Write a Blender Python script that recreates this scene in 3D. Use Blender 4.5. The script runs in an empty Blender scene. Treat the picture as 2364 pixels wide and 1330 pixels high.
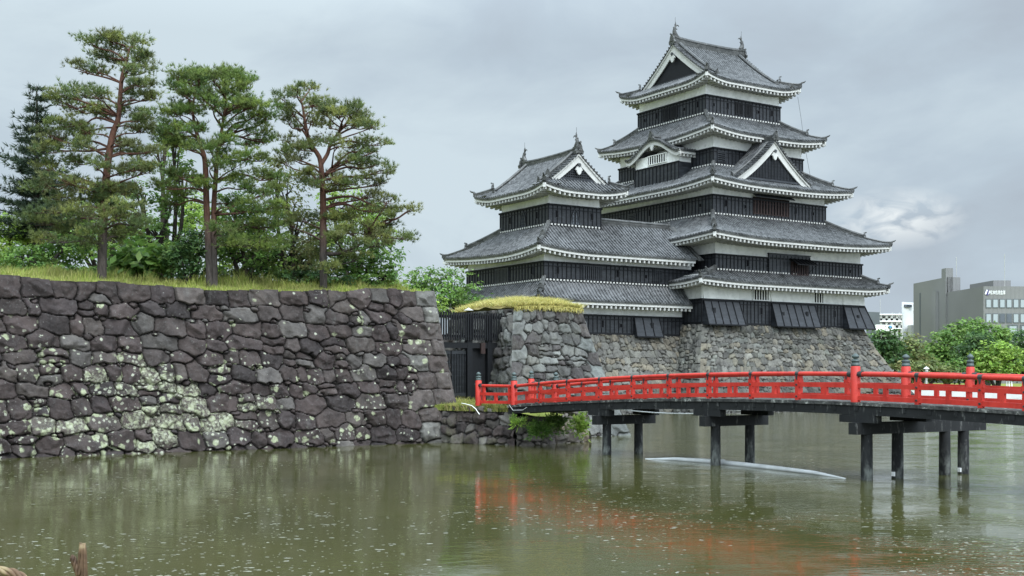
import bpy, math, random
import numpy as np
from mathutils import Vector, Matrix
R = math.radians
C = bpy.context.scene.collection
SC = bpy.context.scene

# ------------------------------------------------------------------ camera, sky, sun, exposure
F, CX, HY, EYE, IW = 2740.0, 1182.0, 865.0, 3.4, 2364.0
cam = bpy.data.cameras.new('Camera')
cam.sensor_width = 36.0
cam.lens = F / IW * 36.0
cam.shift_y = 200.0 / IW
cam.clip_start, cam.clip_end = 0.2, 6000.0
camo = bpy.data.objects.new('Camera', cam)
C.objects.link(camo)
camo.location = (0, 0, EYE)
camo.rotation_euler = (R(90), 0, 0)
SC.camera = camo

SUN_ELEV, SUN_AZ = R(40), R(150)          # azimuth measured clockwise from +Y
w = bpy.data.worlds.new('World')
SC.world = w
w.use_nodes = True
nt = w.node_tree
nt.nodes.clear()
def _n(t, **k):
    n = nt.nodes.new(t)
    for a, b in k.items(): setattr(n, a, b)
    return n
out = _n('ShaderNodeOutputWorld')
tc = _n('ShaderNodeTexCoord')
sky = _n('ShaderNodeTexSky', sky_type='NISHITA', sun_disc=False)
sky.sun_elevation = SUN_ELEV
sky.sun_rotation = SUN_AZ
sky.dust_density = 3.0
bgs = _n('ShaderNodeBackground'); bgs.inputs[1].default_value = 0.05
nt.links.new(sky.outputs[0], bgs.inputs[0])
# overcast deck: stretched cloud noise on the sky direction, brighter towards the zenith
sep = _n('ShaderNodeSeparateXYZ'); nt.links.new(tc.outputs['Generated'], sep.inputs[0])
mp = _n('ShaderNodeMapping'); mp.inputs['Scale'].default_value = (1.0, 1.0, 2.1)
mp.inputs['Location'].default_value = (3.1, 0.4, 1.7)
nt.links.new(tc.outputs['Generated'], mp.inputs[0])
n1 = _n('ShaderNodeTexNoise'); n1.inputs['Scale'].default_value = 3.2; n1.inputs['Detail'].default_value = 7; n1.inputs['Roughness'].default_value = 0.52; n1.inputs['Distortion'].default_value = 0.5
nt.links.new(mp.outputs[0], n1.inputs['Vector'])
n2 = _n('ShaderNodeTexNoise'); n2.inputs['Scale'].default_value = 9.0; n2.inputs['Detail'].default_value = 6; n2.inputs['Roughness'].default_value = 0.6; n2.inputs['Distortion'].default_value = 0.9
nt.links.new(mp.outputs[0], n2.inputs['Vector'])
mixn = _n('ShaderNodeMath', operation='MULTIPLY_ADD'); mixn.inputs[1].default_value = 0.22
nt.links.new(n2.outputs['Fac'], mixn.inputs[0]); nt.links.new(n1.outputs['Fac'], mixn.inputs[2])
# darker to the right of the view, paler to the left
sd = _n('ShaderNodeMath', operation='MULTIPLY_ADD'); sd.inputs[1].default_value = -0.22
nt.links.new(sep.outputs['X'], sd.inputs[0]); nt.links.new(mixn.outputs[0], sd.inputs[2])
cr = _n('ShaderNodeValToRGB')
e = cr.color_ramp.elements
e[0].position = 0.38; e[0].color = (0.47, 0.545, 0.625, 1)
e[1].position = 0.74; e[1].color = (0.665, 0.78, 0.85, 1)
x = e.new(0.54); x.color = (0.53, 0.63, 0.72, 1)
nt.links.new(sd.outputs[0], cr.inputs[0])
# one thin bright break in the deck low on the right
vs = _n('ShaderNodeVectorMath', operation='DISTANCE'); vs.inputs[1].default_value = (0.300, 0.945, 0.128)
mpb = _n('ShaderNodeVectorMath', operation='MULTIPLY'); mpb.inputs[1].default_value = (1, 1, 2.2)
mpc = _n('ShaderNodeVectorMath', operation='MULTIPLY'); mpc.inputs[1].default_value = (1, 1, 2.2)
mpc.inputs[0].default_value = (0.306, 0.943, 0.124)
nt.links.new(tc.outputs['Generated'], mpb.inputs[0])
nt.links.new(mpb.outputs[0], vs.inputs[0]); nt.links.new(mpc.outputs[0], vs.inputs[1])
br = _n('ShaderNodeMapRange'); br.inputs[1].default_value = 0.058; br.inputs[2].default_value = 0.0; br.inputs[3].default_value = 0.0; br.inputs[4].default_value = 1.0
nt.links.new(vs.outputs['Value'], br.inputs[0])
n3 = _n('ShaderNodeTexNoise'); n3.inputs['Scale'].default_value = 40.0; n3.inputs['Detail'].default_value = 5; n3.inputs['Distortion'].default_value = 0.6
mp3 = _n('ShaderNodeMapping'); mp3.inputs['Scale'].default_value = (1, 1, 2.0)
nt.links.new(tc.outputs['Generated'], mp3.inputs[0]); nt.links.new(mp3.outputs[0], n3.inputs['Vector'])
brm = _n('ShaderNodeMath', operation='MULTIPLY'); nt.links.new(br.outputs[0], brm.inputs[0])
n3r = _n('ShaderNodeMapRange'); n3r.inputs[1].default_value = 0.36; n3r.inputs[2].default_value = 0.56
nt.links.new(n3.outputs['Fac'], n3r.inputs[0]); nt.links.new(n3r.outputs[0], brm.inputs[1])
addb = _n('ShaderNodeMixRGB', blend_type='MIX'); addb.inputs[2].default_value = (0.97, 1.02, 1.03, 1)
nt.links.new(brm.outputs[0], addb.inputs[0]); nt.links.new(cr.outputs[0], addb.inputs[1])
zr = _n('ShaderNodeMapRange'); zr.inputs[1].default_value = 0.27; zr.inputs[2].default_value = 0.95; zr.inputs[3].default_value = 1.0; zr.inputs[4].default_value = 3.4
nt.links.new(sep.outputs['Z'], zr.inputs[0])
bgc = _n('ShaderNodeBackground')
# sky behind the viewer brightened, an added fill for walls under the eaves
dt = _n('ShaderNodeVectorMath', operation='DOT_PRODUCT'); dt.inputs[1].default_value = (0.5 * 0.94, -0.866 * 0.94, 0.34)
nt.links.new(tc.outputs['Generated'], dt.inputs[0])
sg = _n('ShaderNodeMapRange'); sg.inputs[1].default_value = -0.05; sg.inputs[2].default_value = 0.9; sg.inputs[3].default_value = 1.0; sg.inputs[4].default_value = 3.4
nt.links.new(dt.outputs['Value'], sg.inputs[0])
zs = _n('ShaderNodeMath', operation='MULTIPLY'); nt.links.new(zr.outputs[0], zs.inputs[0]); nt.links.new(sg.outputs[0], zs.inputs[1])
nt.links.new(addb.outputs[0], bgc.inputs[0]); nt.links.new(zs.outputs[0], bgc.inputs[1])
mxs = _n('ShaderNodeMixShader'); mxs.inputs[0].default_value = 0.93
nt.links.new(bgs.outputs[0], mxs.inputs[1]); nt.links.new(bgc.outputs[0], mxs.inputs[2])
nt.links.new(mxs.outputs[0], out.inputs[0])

sl = bpy.data.lights.new('Sun', 'SUN')
sl.energy = 1.5; sl.angle = R(14); sl.color = (1.0, 0.955, 0.89)
so = bpy.data.objects.new('Sun', sl); C.objects.link(so)
sdir = Vector((math.sin(SUN_AZ) * math.cos(SUN_ELEV), math.cos(SUN_AZ) * math.cos(SUN_ELEV), math.sin(SUN_ELEV)))
so.rotation_euler = sdir.to_track_quat('Z', 'Y').to_euler()
so.location = (40, -60, 90)
SC.view_settings.view_transform = 'Standard'
SC.view_settings.look = 'None'
SC.view_settings.exposure = 0.0
SC.view_settings.gamma = 1.0
SC.render.film_transparent = False
SC.cycles.max_bounces = 6
SC.cycles.transparent_max_bounces = 8

# ------------------------------------------------------------------ helpers
rnd = random.Random(7)
def P(px, py, Y): return np.array([(px - CX) * Y / F, Y, EYE + (HY - py) * Y / F])

def tag(o, label=None, cat=None, group=None, kind=None):
    if label: o['label'] = label
    if cat: o['category'] = cat
    if group: o['group'] = group
    if kind: o['kind'] = kind
    return o
def thing(name, label, cat, loc=(0, 0, 0), group=None):
    o = bpy.data.objects.new(name, None); C.objects.link(o)
    o.location = tuple(float(q) for q in loc)
    o.empty_display_size = 0.3
    return tag(o, label, cat, group)
def root_loc(o):
    l = Vector(o.location)
    while o.parent: o = o.parent; l += Vector(o.location)
    return np.array(l)
def np_obj(name, verts, faces, mat, parent=None, smooth=False, cols=None, loc=None):
    """mesh object from arrays; verts are world coordinates"""
    verts = np.asarray(verts, float)
    base = root_loc(parent) if parent else (np.array(loc, float) if loc is not None else np.zeros(3))
    me = bpy.data.meshes.new(name)
    v = verts - base
    if isinstance(faces, np.ndarray) and faces.ndim == 2:
        k = faces.shape[1]; nf = len(faces)
        me.vertices.add(len(v)); me.vertices.foreach_set('co', v.astype(np.float32).ravel())
        me.loops.add(nf * k); me.loops.foreach_set('vertex_index', faces.astype(np.int32).ravel())
        me.polygons.add(nf)
        me.polygons.foreach_set('loop_start', np.arange(0, nf * k, k, dtype=np.int32))
        me.polygons.foreach_set('loop_total', np.full(nf, k, np.int32))
        me.update(calc_edges=True)
    else:
        me.from_pydata(v.tolist(), [], [list(map(int, f)) for f in faces]); me.update()
    if cols is not None:
        at = me.color_attributes.new('col', 'FLOAT_COLOR', 'POINT')
        c4 = np.ones((len(v), 4), np.float32); c4[:, :3] = cols
        at.data.foreach_set('color', c4.ravel())
    if smooth: me.polygons.foreach_set('use_smooth', np.ones(len(me.polygons), bool))
    for m in (mat if isinstance(mat, (list, tuple)) else [mat]): me.materials.append(m)
    o = bpy.data.objects.new(name, me); C.objects.link(o)
    if parent: o.parent = parent
    elif loc is not None: o.location = tuple(base)
    return o
class MB:
    def __init__(s): s.v, s.f, s.m, s.sm = [], [], [], []; s.cm = 0
    def add(s, vs, fs, sm=False):
        b = len(s.v)
        s.v += [tuple(map(float, q)) for q in vs]
        for f in fs: s.f.append([b + i for i in f]); s.m.append(s.cm); s.sm.append(sm)
    def merge(s, o):
        b = len(s.v); s.v += o.v; s.f += [[b + i for i in f] for f in o.f]; s.m += o.m; s.sm += o.sm
    def hexa(s, p8):   # 4 bottom ccw, 4 top ccw
        s.add(p8, [(3, 2, 1, 0), (4, 5, 6, 7), (0, 1, 5, 4), (1, 2, 6, 5), (2, 3, 7, 6), (3, 0, 4, 7)])
    def box(s, c, ax, ay, az):
        c, ax, ay, az = (np.array(q, float) for q in (c, ax, ay, az))
        s.hexa([c - ax - ay - az, c + ax - ay - az, c + ax + ay - az, c - ax + ay - az,
                c - ax - ay + az, c + ax - ay + az, c + ax + ay + az, c - ax + ay + az])
    def beam(s, p, q, wd, ht, up=(0, 0, 1)):
        p, q, up = np.array(p, float), np.array(q, float), np.array(up, float)
        d = (q - p); L = np.linalg.norm(d); d /= L
        sd_ = np.cross(d, up); sd_ /= np.linalg.norm(sd_)
        u2 = np.cross(sd_, d)
        s.box((p + q) / 2, d * L / 2, sd_ * wd / 2, u2 * ht / 2)
    def tube(s, pts, rad, seg=8, caps=True, sm=True):
        pts = [np.array(p, float) for p in pts]
        if np.isscalar(rad): rad = [rad] * len(pts)
        vs = []; pu = None
        for i, p in enumerate(pts):
            d = pts[min(i + 1, len(pts) - 1)] - pts[max(i - 1, 0)]
            d = d / (np.linalg.norm(d) + 1e-9)
            if pu is None:
                a = np.array([0, 0, 1.]) if abs(d[2]) < .9 else np.array([1., 0, 0])
            else: a = pu
            u_ = a - d * np.dot(a, d); u_ /= (np.linalg.norm(u_) + 1e-9); pu = u_
            w_ = np.cross(d, u_)
            for k in range(seg):
                t = 2 * math.pi * k / seg
                vs.append(p + (u_ * math.cos(t) + w_ * math.sin(t)) * rad[i])
        fs = []
        for i in range(len(pts) - 1):
            for k in range(seg):
                fs.append((i * seg + k, i * seg + (k + 1) % seg, (i + 1) * seg + (k + 1) % seg, (i + 1) * seg + k))
        s.add(vs, fs, sm)
        if caps:
            s.add(vs[:seg], [tuple(range(seg))[::-1]]); s.add(vs[-seg:], [tuple(range(seg))])
    def lathe(s, c, prof, seg=14, sm=True):
        c = np.array(c, float); vs = []; n = len(prof)
        for r_, z_ in prof:
            for k in range(seg):
                t = 2 * math.pi * k / seg
                vs.append(c + np.array([r_ * math.cos(t), r_ * math.sin(t), z_]))
        fs = [(i * seg + k, i * seg + (k + 1) % seg, (i + 1) * seg + (k + 1) % seg, (i + 1) * seg + k) for i in range(n - 1) for k in range(seg)]
        s.add(vs, fs, sm)
        s.add(vs[:seg], [tuple(range(seg))[::-1]]); s.add(vs[-seg:], [tuple(range(seg))])
    def strip(s, A, B):  # quads between polylines
        n = len(A); s.add(list(A) + list(B), [(i, i + 1, n + i + 1, n + i) for i in range(n - 1)])
    def slab(s, A, B, off):   # thick strip between polylines A and B, extruded by off
        off = np.array(off, float); A = [np.array(a) for a in A]; B = [np.array(b) for b in B]; n = len(A)
        vs = A + B + [a + off for a in A] + [b + off for b in B]
        fs = []
        for i in range(n - 1):
            fs += [(i, i + 1, n + i + 1, n + i), (2 * n + i, 3 * n + i, 3 * n + i + 1, 2 * n + i + 1),
                   (i, 2 * n + i, 2 * n + i + 1, i + 1), (n + i, n + i + 1, 3 * n + i + 1, 3 * n + i)]
        fs += [(0, n, 3 * n, 2 * n), (n - 1, 3 * n - 1, 4 * n - 1, 2 * n - 1)]
        s.add(vs, fs)
    def build(s, name, mat, parent=None, smooth=False, loc=None):
        o = np_obj(name, np.array(s.v).reshape(-1, 3), s.f, mat, parent, smooth, loc=loc)
        if isinstance(mat, (list, tuple)): o.data.polygons.foreach_set('material_index', s.m)
        if not smooth: o.data.polygons.foreach_set('use_smooth', np.array(s.sm, bool))
        return o

# ------------------------------------------------------------------ materials
class NT:
    def __init__(s, name):
        s.m = bpy.data.materials.new(name); s.m.use_nodes = True
        s.t = s.m.node_tree; s.t.nodes.clear()
        s.o = s.t.nodes.new('ShaderNodeOutputMaterial')
        s.b = s.t.nodes.new('ShaderNodeBsdfPrincipled')
        s.t.links.new(s.b.outputs[0], s.o.inputs[0])
        s.tc = s.t.nodes.new('ShaderNodeTexCoord')
    def n(s, t, ins=None, **k):
        n = s.t.nodes.new(t)
        for a, b in k.items(): setattr(n, a, b)
        for a, b in (ins or {}).items(): s.set(n, a, b)
        return n
    def set(s, n, a, b):
        if hasattr(b, 'is_linked') or hasattr(b, 'links'): s.t.links.new(b, n.inputs[a])
        else: n.inputs[a].default_value = b
    def l(s, a, b): s.t.links.new(a, b)
    def noise(s, scale, detail=4, rough=.55, vec=None, dist=0.):
        return s.n('ShaderNodeTexNoise', {'Vector': vec or s.tc.outputs['Object'], 'Scale': scale, 'Detail': detail, 'Roughness': rough, 'Distortion': dist}).outputs['Fac']
    def map(s, sc=(1, 1, 1), rot=(0, 0, 0)):
        return s.n('ShaderNodeMapping', {'Vector': s.tc.outputs['Object'], 'Scale': sc, 'Rotation': rot}).outputs[0]
    def ramp(s, f, stops):
        r = s.n('ShaderNodeValToRGB', {'Fac': f}); e = r.color_ramp.elements
        e[0].position, e[0].color = stops[0][0], (*stops[0][1], 1)
        e[1].position, e[1].color = stops[-1][0], (*stops[-1][1], 1)
        for p, c in stops[1:-1]: x = e.new(p); x.color = (*c, 1)
        return r.outputs[0]
    def rng(s, f, a, b, c=0., d=1.): return s.n('ShaderNodeMapRange', {0: f, 1: a, 2: b, 3: c, 4: d}).outputs[0]
    def mix(s, f, a, b, bt='MIX'): return s.n('ShaderNodeMixRGB', {0: f, 1: a, 2: b}, blend_type=bt).outputs[0]
    def math(s, op, a, b=0.): return s.n('ShaderNodeMath', {0: a, 1: b}, operation=op).outputs[0]
    def bump(s, h, st=.3, d=.05, nrm=None):
        n = s.n('ShaderNodeBump', {'Height': h, 'Strength': st, 'Distance': d})
        if nrm is not None: s.l(nrm, n.inputs['Normal'])
        return n.outputs[0]
    def col(s): return s.n('ShaderNodeVertexColor', layer_name='col').outputs[0]
    def fin(s, base, rough=.7, nrm=None, spec=.4):
        s.set(s.b, 'Base Color', base if not isinstance(base, tuple) else (*base, 1))
        s.set(s.b, 'Roughness', rough); s.set(s.b, 'Specular IOR Level', spec)
        if nrm is not None: s.l(nrm, s.b.inputs['Normal'])
        return s.m
def rgb(*c): return (*c, 1)

M = {}
def simple(name, c, rough=.7, var=.25, scale=3., spec=.4, bump=.15):
    t = NT(name); f = t.noise(scale, 5, .6)
    b = t.ramp(f, [(.3, tuple(q * (1 - var) for q in c)), (.7, tuple(q * (1 + var) for q in c))])
    M[name] = t.fin(b, rough, t.bump(t.noise(scale * 6, 4), bump, .03), spec)
# white plaster with grey rain staining
t = NT('plaster')
st = t.noise(.35, 5, .6, t.map((1, 1, .35)))
st2 = t.noise(2.2, 5, .65)
b = t.mix(t.rng(st, .38, .64), rgb(.82, .815, .78), rgb(.66, .66, .63))
b = t.mix(t.math('MULTIPLY', t.rng(st2, .46, .70), .5), b, rgb(.46, .46, .43))
M['plaster'] = t.fin(b, .85, t.bump(st2, .15, .03), .2)
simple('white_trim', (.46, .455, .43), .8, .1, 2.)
# black lacquered weatherboards
t = NT('black_board')
wv = t.n('ShaderNodeTexWave', {'Vector': t.tc.outputs['Object'], 'Scale': 1.05, 'Distortion': 0.}, wave_type='BANDS', bands_direction='Z', wave_profile='SAW').outputs['Fac']
f = t.noise(1.3, 5, .65, t.map((1, 1, 3)))
b = t.ramp(f, [(.28, (.010, .011, .013)), (.5, (.019, .021, .025)), (.72, (.036, .040, .047))])
M['black_board'] = t.fin(b, t.rng(f, .3, .7, .34, .5), t.bump(wv, .5, .06, t.bump(t.noise(20, 3), .1, .01)), .4)
simple('black_batten', (.0045, .005, .0065), .6, .3, 6., .25)
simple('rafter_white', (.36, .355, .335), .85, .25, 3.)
simple('soffit_shade', (.30, .295, .28), .9, .15, 2.)  # pale soffit greyed: under-eave shade put into its colour
simple('dark_void', (.004, .004, .005), .9, .1, 1., .1)
simple('brown_wood', (.022, .010, .008), .7, .5, 4.)
simple('straw', (.36, .30, .13), .95, .3, 4.)
# grey roof tiles
def tile(name, lo, hi, spot):
    t = NT(name)
    n = t.n('ShaderNodeTexVoronoi', {'Vector': t.map((2.6, 2.6, 4.)), 'Scale': 1.}).outputs['Color']
    g = t.n('ShaderNodeSeparateColor', {0: n}).outputs[0]
    pat = t.noise(.22, 4, .6)
    f = t.math('ADD', t.math('MULTIPLY', g, .5), t.math('MULTIPLY', pat, .75))
    b = t.ramp(f, [(.28, lo), (.95, hi)])
    li = t.noise(7, 4, .7)
    b = t.mix(t.math('MULTIPLY', t.rng(li, .58, .72), spot), b, rgb(.33, .335, .31))
    dk = t.noise(1.1, 5, .7)
    b = t.mix(t.math('MULTIPLY', t.rng(dk, .55, .75), .6), b, rgb(.035, .036, .034))
    wv = t.n('ShaderNodeTexWave', {'Vector': t.tc.outputs['Object'], 'Scale': 1.6, 'Distortion': .2}, wave_type='BANDS', bands_direction='Z', wave_profile='SAW').outputs['Fac']
    M[name] = t.fin(b, .48, t.bump(wv, .6, .10, t.bump(li, .25, .03)), .5)
tile('roof_tile', (.020, .021, .022), (.128, .130, .133), .42)
tile('ridge_tile', (.028, .030, .030), (.11, .11, .107), .4)
# dry stone
def stone(name, lichen=0., tone=(1.09, .97, .92), rough=.9, gain=1., moss=0.):
    t = NT(name)
    c = t.mix(1., t.col(), rgb(*tone), 'MULTIPLY')
    f = t.noise(1.6, 8, .68); g = t.noise(9, 6, .7)
    b = t.mix(1., c, t.ramp(f, [(.28, (.45 * gain, .45 * gain, .46 * gain)), (.5, (.95 * gain, .95 * gain, .95 * gain)), (.74, (1.5 * gain, 1.5 * gain, 1.48 * gain))]), 'MULTIPLY')
    b = t.mix(t.math('MULTIPLY', t.rng(g, .56, .72), .45), b, rgb(.26 * gain, .265 * gain, .25 * gain))
    # streaks of pale wash
    stq = t.noise(1.1, 5, .6, t.map((2.2, 2.2, .5)))
    b = t.mix(t.math('MULTIPLY', t.rng(stq, .60, .74), .30), b, rgb(.22 * gain, .215 * gain, .20 * gain))
    if lichen > 0:
        vec = t.n('ShaderNodeVectorMath', {0: t.tc.outputs['Object'], 1: t.n('ShaderNodeVectorMath', {0: t.n('ShaderNodeTexNoise', {'Vector': t.tc.outputs['Object'], 'Scale': 6., 'Detail': 3.}).outputs['Color'], 3: .16}, operation='SCALE').outputs[0]}, operation='ADD').outputs[0]
        dn = t.n('ShaderNodeVertexColor', layer_name='dens').outputs[0]
        dsep = t.n('ShaderNodeSeparateColor', {0: dn}).outputs[0]
        for sc, thr, cc in ((2.6, .46, (.34, .37, .23)), (5.2, .42, (.38, .39, .30)), (9.5, .20, (.40, .39, .36))):
            v = t.n('ShaderNodeTexVoronoi', {'Vector': vec, 'Scale': sc})
            pr = t.n('ShaderNodeSeparateColor', {0: v.outputs['Color']}).outputs[0]
            on = t.math('LESS_THAN', pr, dsep)
            wt = t.math('MULTIPLY', on, t.rng(v.outputs['Distance'], thr, thr - .14))
            rag = t.math('MULTIPLY', wt, t.rng(g, .36, .52, .25, 1.))
            b = t.mix(t.math('MULTIPLY', rag, .85 * lichen), b, rgb(*cc))
    if moss > 0:
        mo = t.noise(.8, 5, .65)
        b = t.mix(t.math('MULTIPLY', t.rng(mo, .5, .68), moss), b, rgb(.05, .06, .022))
    if lichen > 0:
        cov = t.math('MULTIPLY', t.rng(dsep, .58, .9), t.rng(t.noise(6.5, 7, .75), .44, .60))
        b = t.mix(t.math('MULTIPLY', cov, .68), b, t.mix(g, rgb(.20, .215, .125), rgb(.36, .365, .27)))
    M[name] = t.fin(b, rough, t.bump(f, .8, .12, t.bump(g, .7, .04)), .3)
stone('moat_stone', lichen=.9, gain=.56)
stone('gate_stone', lichen=.0, tone=(1., .985, .965), gain=.68, moss=.15)
stone('keep_stone', lichen=0., tone=(.98, .965, .92), gain=.55, moss=.16)
stone('bank_stone', lichen=0., gain=.62, moss=.45)
# lacquered red, aged black timber
t = NT('red_lacquer'); f = t.noise(1.6, 6, .68, t.map((1., 1., .6)))
gr = t.noise(14, 4, .65, t.map((1, 1, 1)))
b = t.ramp(f, [(.25, (.27, .018, .013)), (.45, (.43, .027, .018)), (.75, (.55, .046, .030))])
b = t.mix(t.math('MULTIPLY', t.rng(gr, .58, .72), .45), b, rgb(.20, .022, .018))
gs = t.noise(5., 5, .7, t.map((1.5, 1.5, .25)))
b = t.mix(t.math('MULTIPLY', t.rng(gs, .60, .72), .4), b, rgb(.46, .13, .10))
M['red_lacquer'] = t.fin(b, t.rng(f, .3, .7, .42, .58), t.bump(gr, .15, .01), .35)
t = NT('bridge_timber'); f = t.noise(1.2, 6, .7, t.map((1, 1, .5))); g = t.noise(5, 5, .7, t.map((1.2, 1.2, .35)))
b = t.ramp(f, [(.3, (.004, .0045, .005)), (.75, (.014, .015, .016))])
b = t.mix(t.math('MULTIPLY', t.rng(g, .58, .72), .6), b, rgb(.19, .19, .18))
zz = t.n('ShaderNodeSeparateXYZ', {0: t.tc.outputs['Object']}).outputs[2]
b = t.mix(t.math('MULTIPLY', t.rng(zz, 1.1, .25), t.rng(t.noise(4., 5, .7, t.map((1, 1, .4))), .46, .66, 0., .75)), b, rgb(.17, .18, .165))
M['bridge_timber'] = t.fin(b, .75, t.bump(g, .3, .03), .35)
t = NT('deck_edge'); g = t.noise(3.5, 6, .75)
b = t.ramp(g, [(.40, (.02, .02, .02)), (.56, (.07, .07, .065)), (.68, (.36, .36, .33))])
M['deck_edge'] = t.fin(b, .9, t.bump(g, .5, .03), .3)
simple('iron', (.022, .025, .027), .5, .3, 6., .5)
simple('cap_bronze', (.045, .065, .062), .5, .35, 5., .5)
simple('grey_pipe', (.46, .47, .47), .45, .15, 2.)
simple('hose_white', (.75, .75, .7), .5, .1, 3.)
# bark: grey and furrowed low on the trunk, orange red above
def bark(name, lo, hi, z0, z1):
    t = NT(name); f = t.noise(6, 6, .7, t.map((1.5, 1.5, .35))); g = t.noise(1., 3)
    z = t.n('ShaderNodeSeparateXYZ', {0: t.tc.outputs['Object']}).outputs[2]
    a = t.rng(t.math('ADD', z, t.math('MULTIPLY', g, 1.2)), z0, z1)
    b = t.mix(a, rgb(*lo), rgb(*hi))
    b = t.mix(1., b, t.ramp(f, [(.3, (.45, .45, .45)), (.7, (1.5, 1.5, 1.5))]), 'MULTIPLY')
    M[name] = t.fin(b, .95, t.bump(f, .8, .06), .2)
bark('pine_bark', (.060, .050, .044), (.085, .042, .029), 2.3, 4.6)
bark('dark_bark', (.035, .030, .025), (.040, .032, .026), 1, 4)
def leafmat(name, trans=.35, rough=.6):
    t = NT(name); c = t.col()
    t.fin(c, rough, None, .3)
    tr = t.n('ShaderNodeBsdfTranslucent', {'Color': c})
    mx = t.n('ShaderNodeMixShader', {0: trans})
    t.l(t.b.outputs[0], mx.inputs[1]); t.l(tr.outputs[0], mx.inputs[2]); t.l(mx.outputs[0], t.o.inputs[0])
    M[name] = t.m
leafmat('needles', .3, .55); leafmat('leaf', .45, .45); leafmat('grass_blade', .35, .7)
t = NT('turf'); f = t.noise(.5, 6, .7); g = t.noise(6, 5, .7)
b = t.ramp(f, [(.3, (.13, .17, .03)), (.7, (.25, .27, .07))])
b = t.mix(t.math('MULTIPLY', g, .5), b, rgb(.11, .10, .04))
M['turf'] = t.fin(b, .95, t.bump(g, .6, .06), .1)
simple('soil', (.09, .075, .05), .95, .4, 2.)
simple('gravel', (.26, .25, .22), .95, .25, 1.)
simple('concrete', (.36, .36, .34), .85, .12, .5)
t = NT('panel_grey'); f = t.noise(.06, 4)
wv = t.n('ShaderNodeTexWave', {'Vector': t.map((1, .6, 1)), 'Scale': .28}, wave_type='BANDS', bands_direction='X', wave_profile='SIN').outputs['Fac']
b = t.ramp(f, [(.3, (.155, .153, .150)), (.7, (.185, .183, .180))])
M['panel_grey'] = t.fin(b, .8, t.bump(wv, .4, .2), .3)
simple('panel_white', (.62, .63, .62), .8, .06, .3)
simple('panel_dark', (.085, .095, .10), .7, .15, .3)
simple('sign_white', (.80, .80, .79), .6, .03, .3)
simple('sign_blue', (.10, .27, .55), .6, .08, .3)
simple('logo_violet', (.06, .05, .15), .6, .1, .5)
t = NT('window_glass'); t.b.inputs['Metallic'].default_value = 0.
M['window_glass'] = t.fin((.27, .30, .31), .25, None, .8)
simple('glass_dark', (.05, .06, .07), .15, .1, 1., .8)
simple('cone_white', (.8, .8, .8), .6, .05, 1.)
t = NT('shoot_husk'); g = t.noise(18, 4, .6)
b = t.ramp(g, [(.34, (.035, .018, .011)), (.52, (.12, .072, .042)), (.68, (.33, .27, .15))])
M['shoot_husk'] = t.fin(b, .7, t.bump(g, .5, .004), .3)
# moat water: murky olive body under a sky-reflecting skin
t = NT('moat_water')
w1 = t.noise(2.6, 3, .5, t.map((.55, 1., 1)))
w2 = t.noise(9., 3, .55, t.map((.6, 1., 1)))
w3 = t.noise(.45, 2, .5)
mk = t.rng(w3, .42, .62, .25, 1.)
px_ = t.n('ShaderNodeSeparateXYZ', {0: t.tc.outputs['Object']})
wind = t.math('MULTIPLY', t.rng(t.math('ADD', px_.outputs[0], t.math('MULTIPLY', w3, 9.)), 9., 18., .12, 1.), mk)
nb = t.bump(w1, .035, .10)
w4 = t.noise(4.2, 3, .55, t.map((.5, 1.25, 1)))
nb = t.bump(t.math('MULTIPLY', w4, wind), .30, .10, nb)
nb = t.bump(t.math('MULTIPLY', w2, mk), .08, .05, nb)
cl = t.noise(.12, 3)
b = t.ramp(cl, [(.3, (.047, .049, .016)), (.7, (.068, .068, .023))])
t.b.inputs['IOR'].default_value = 1.38
M['moat_water'] = t.fin(b, .055, nb, .5)
t = NT('glint_fleck'); t.fin((.62, .62, .56), .5, None, .4)  # glints of sky on ripples put into a pale see-through colour
tr = t.n('ShaderNodeBsdfTransparent'); mx = t.n('ShaderNodeMixShader', {0: .6})
t.l(t.b.outputs[0], mx.inputs[1]); t.l(tr.outputs[0], mx.inputs[2]); t.l(mx.outputs[0], t.o.inputs[0]); M['glint_fleck'] = t.m
# ------------------------------------------------------------------ dry stone faces
def vnoise(x, y, seed, sc=1.0):
    rs = np.random.RandomState(seed); G = rs.rand(64, 64)
    x = x * sc; y = y * sc
    xi = np.floor(x).astype(int); yi = np.floor(y).astype(int); fx = x - xi; fy = y - yi
    fx = fx * fx * (3 - 2 * fx); fy = fy * fy * (3 - 2 * fy)
    g = lambda i, j: G[i % 64, j % 64]
    return (g(xi, yi) * (1 - fx) + g(xi + 1, yi) * fx) * (1 - fy) + (g(xi, yi + 1) * (1 - fx) + g(xi + 1, yi + 1) * fx) * fy - .5
def rubble(W, H, sx, sy, seed, small=.25, y0=-.6):
    r = random.Random(seed); S = []
    y = y0
    while y < H + sy:
        rh = sy * r.uniform(.75, 1.25); xx = -r.uniform(0, sx)
        while xx < W + sx:
            st_ = sx * r.choice([.5, .65, .85, 1., 1.15, 1.5]) * r.uniform(.85, 1.15)
            if r.random() < small and st_ < sx:
                S.append((xx + st_ / 2, y + rh * .27, st_ * .5, rh * .30)); S.append((xx + st_ / 2 + r.uniform(-.1, .1), y + rh * .76, st_ * .5, rh * .30))
            else:
                S.append((xx + st_ / 2 + r.uniform(-.12, .12) * sx, y + rh / 2 + r.uniform(-.24, .24) * rh, st_ * .5 * r.uniform(.8, 1.1), rh * .5 * r.uniform(.75, 1.25)))
            if r.random() < .55:   # chinking stone in the joint
                S.append((xx + r.uniform(-.05, .05), y + r.choice([0, rh]), sx * .13, sy * .12))
            xx += st_
        y += rh
    return [(a, b, c, d, 2.6) for a, b, c, d in S]
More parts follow.
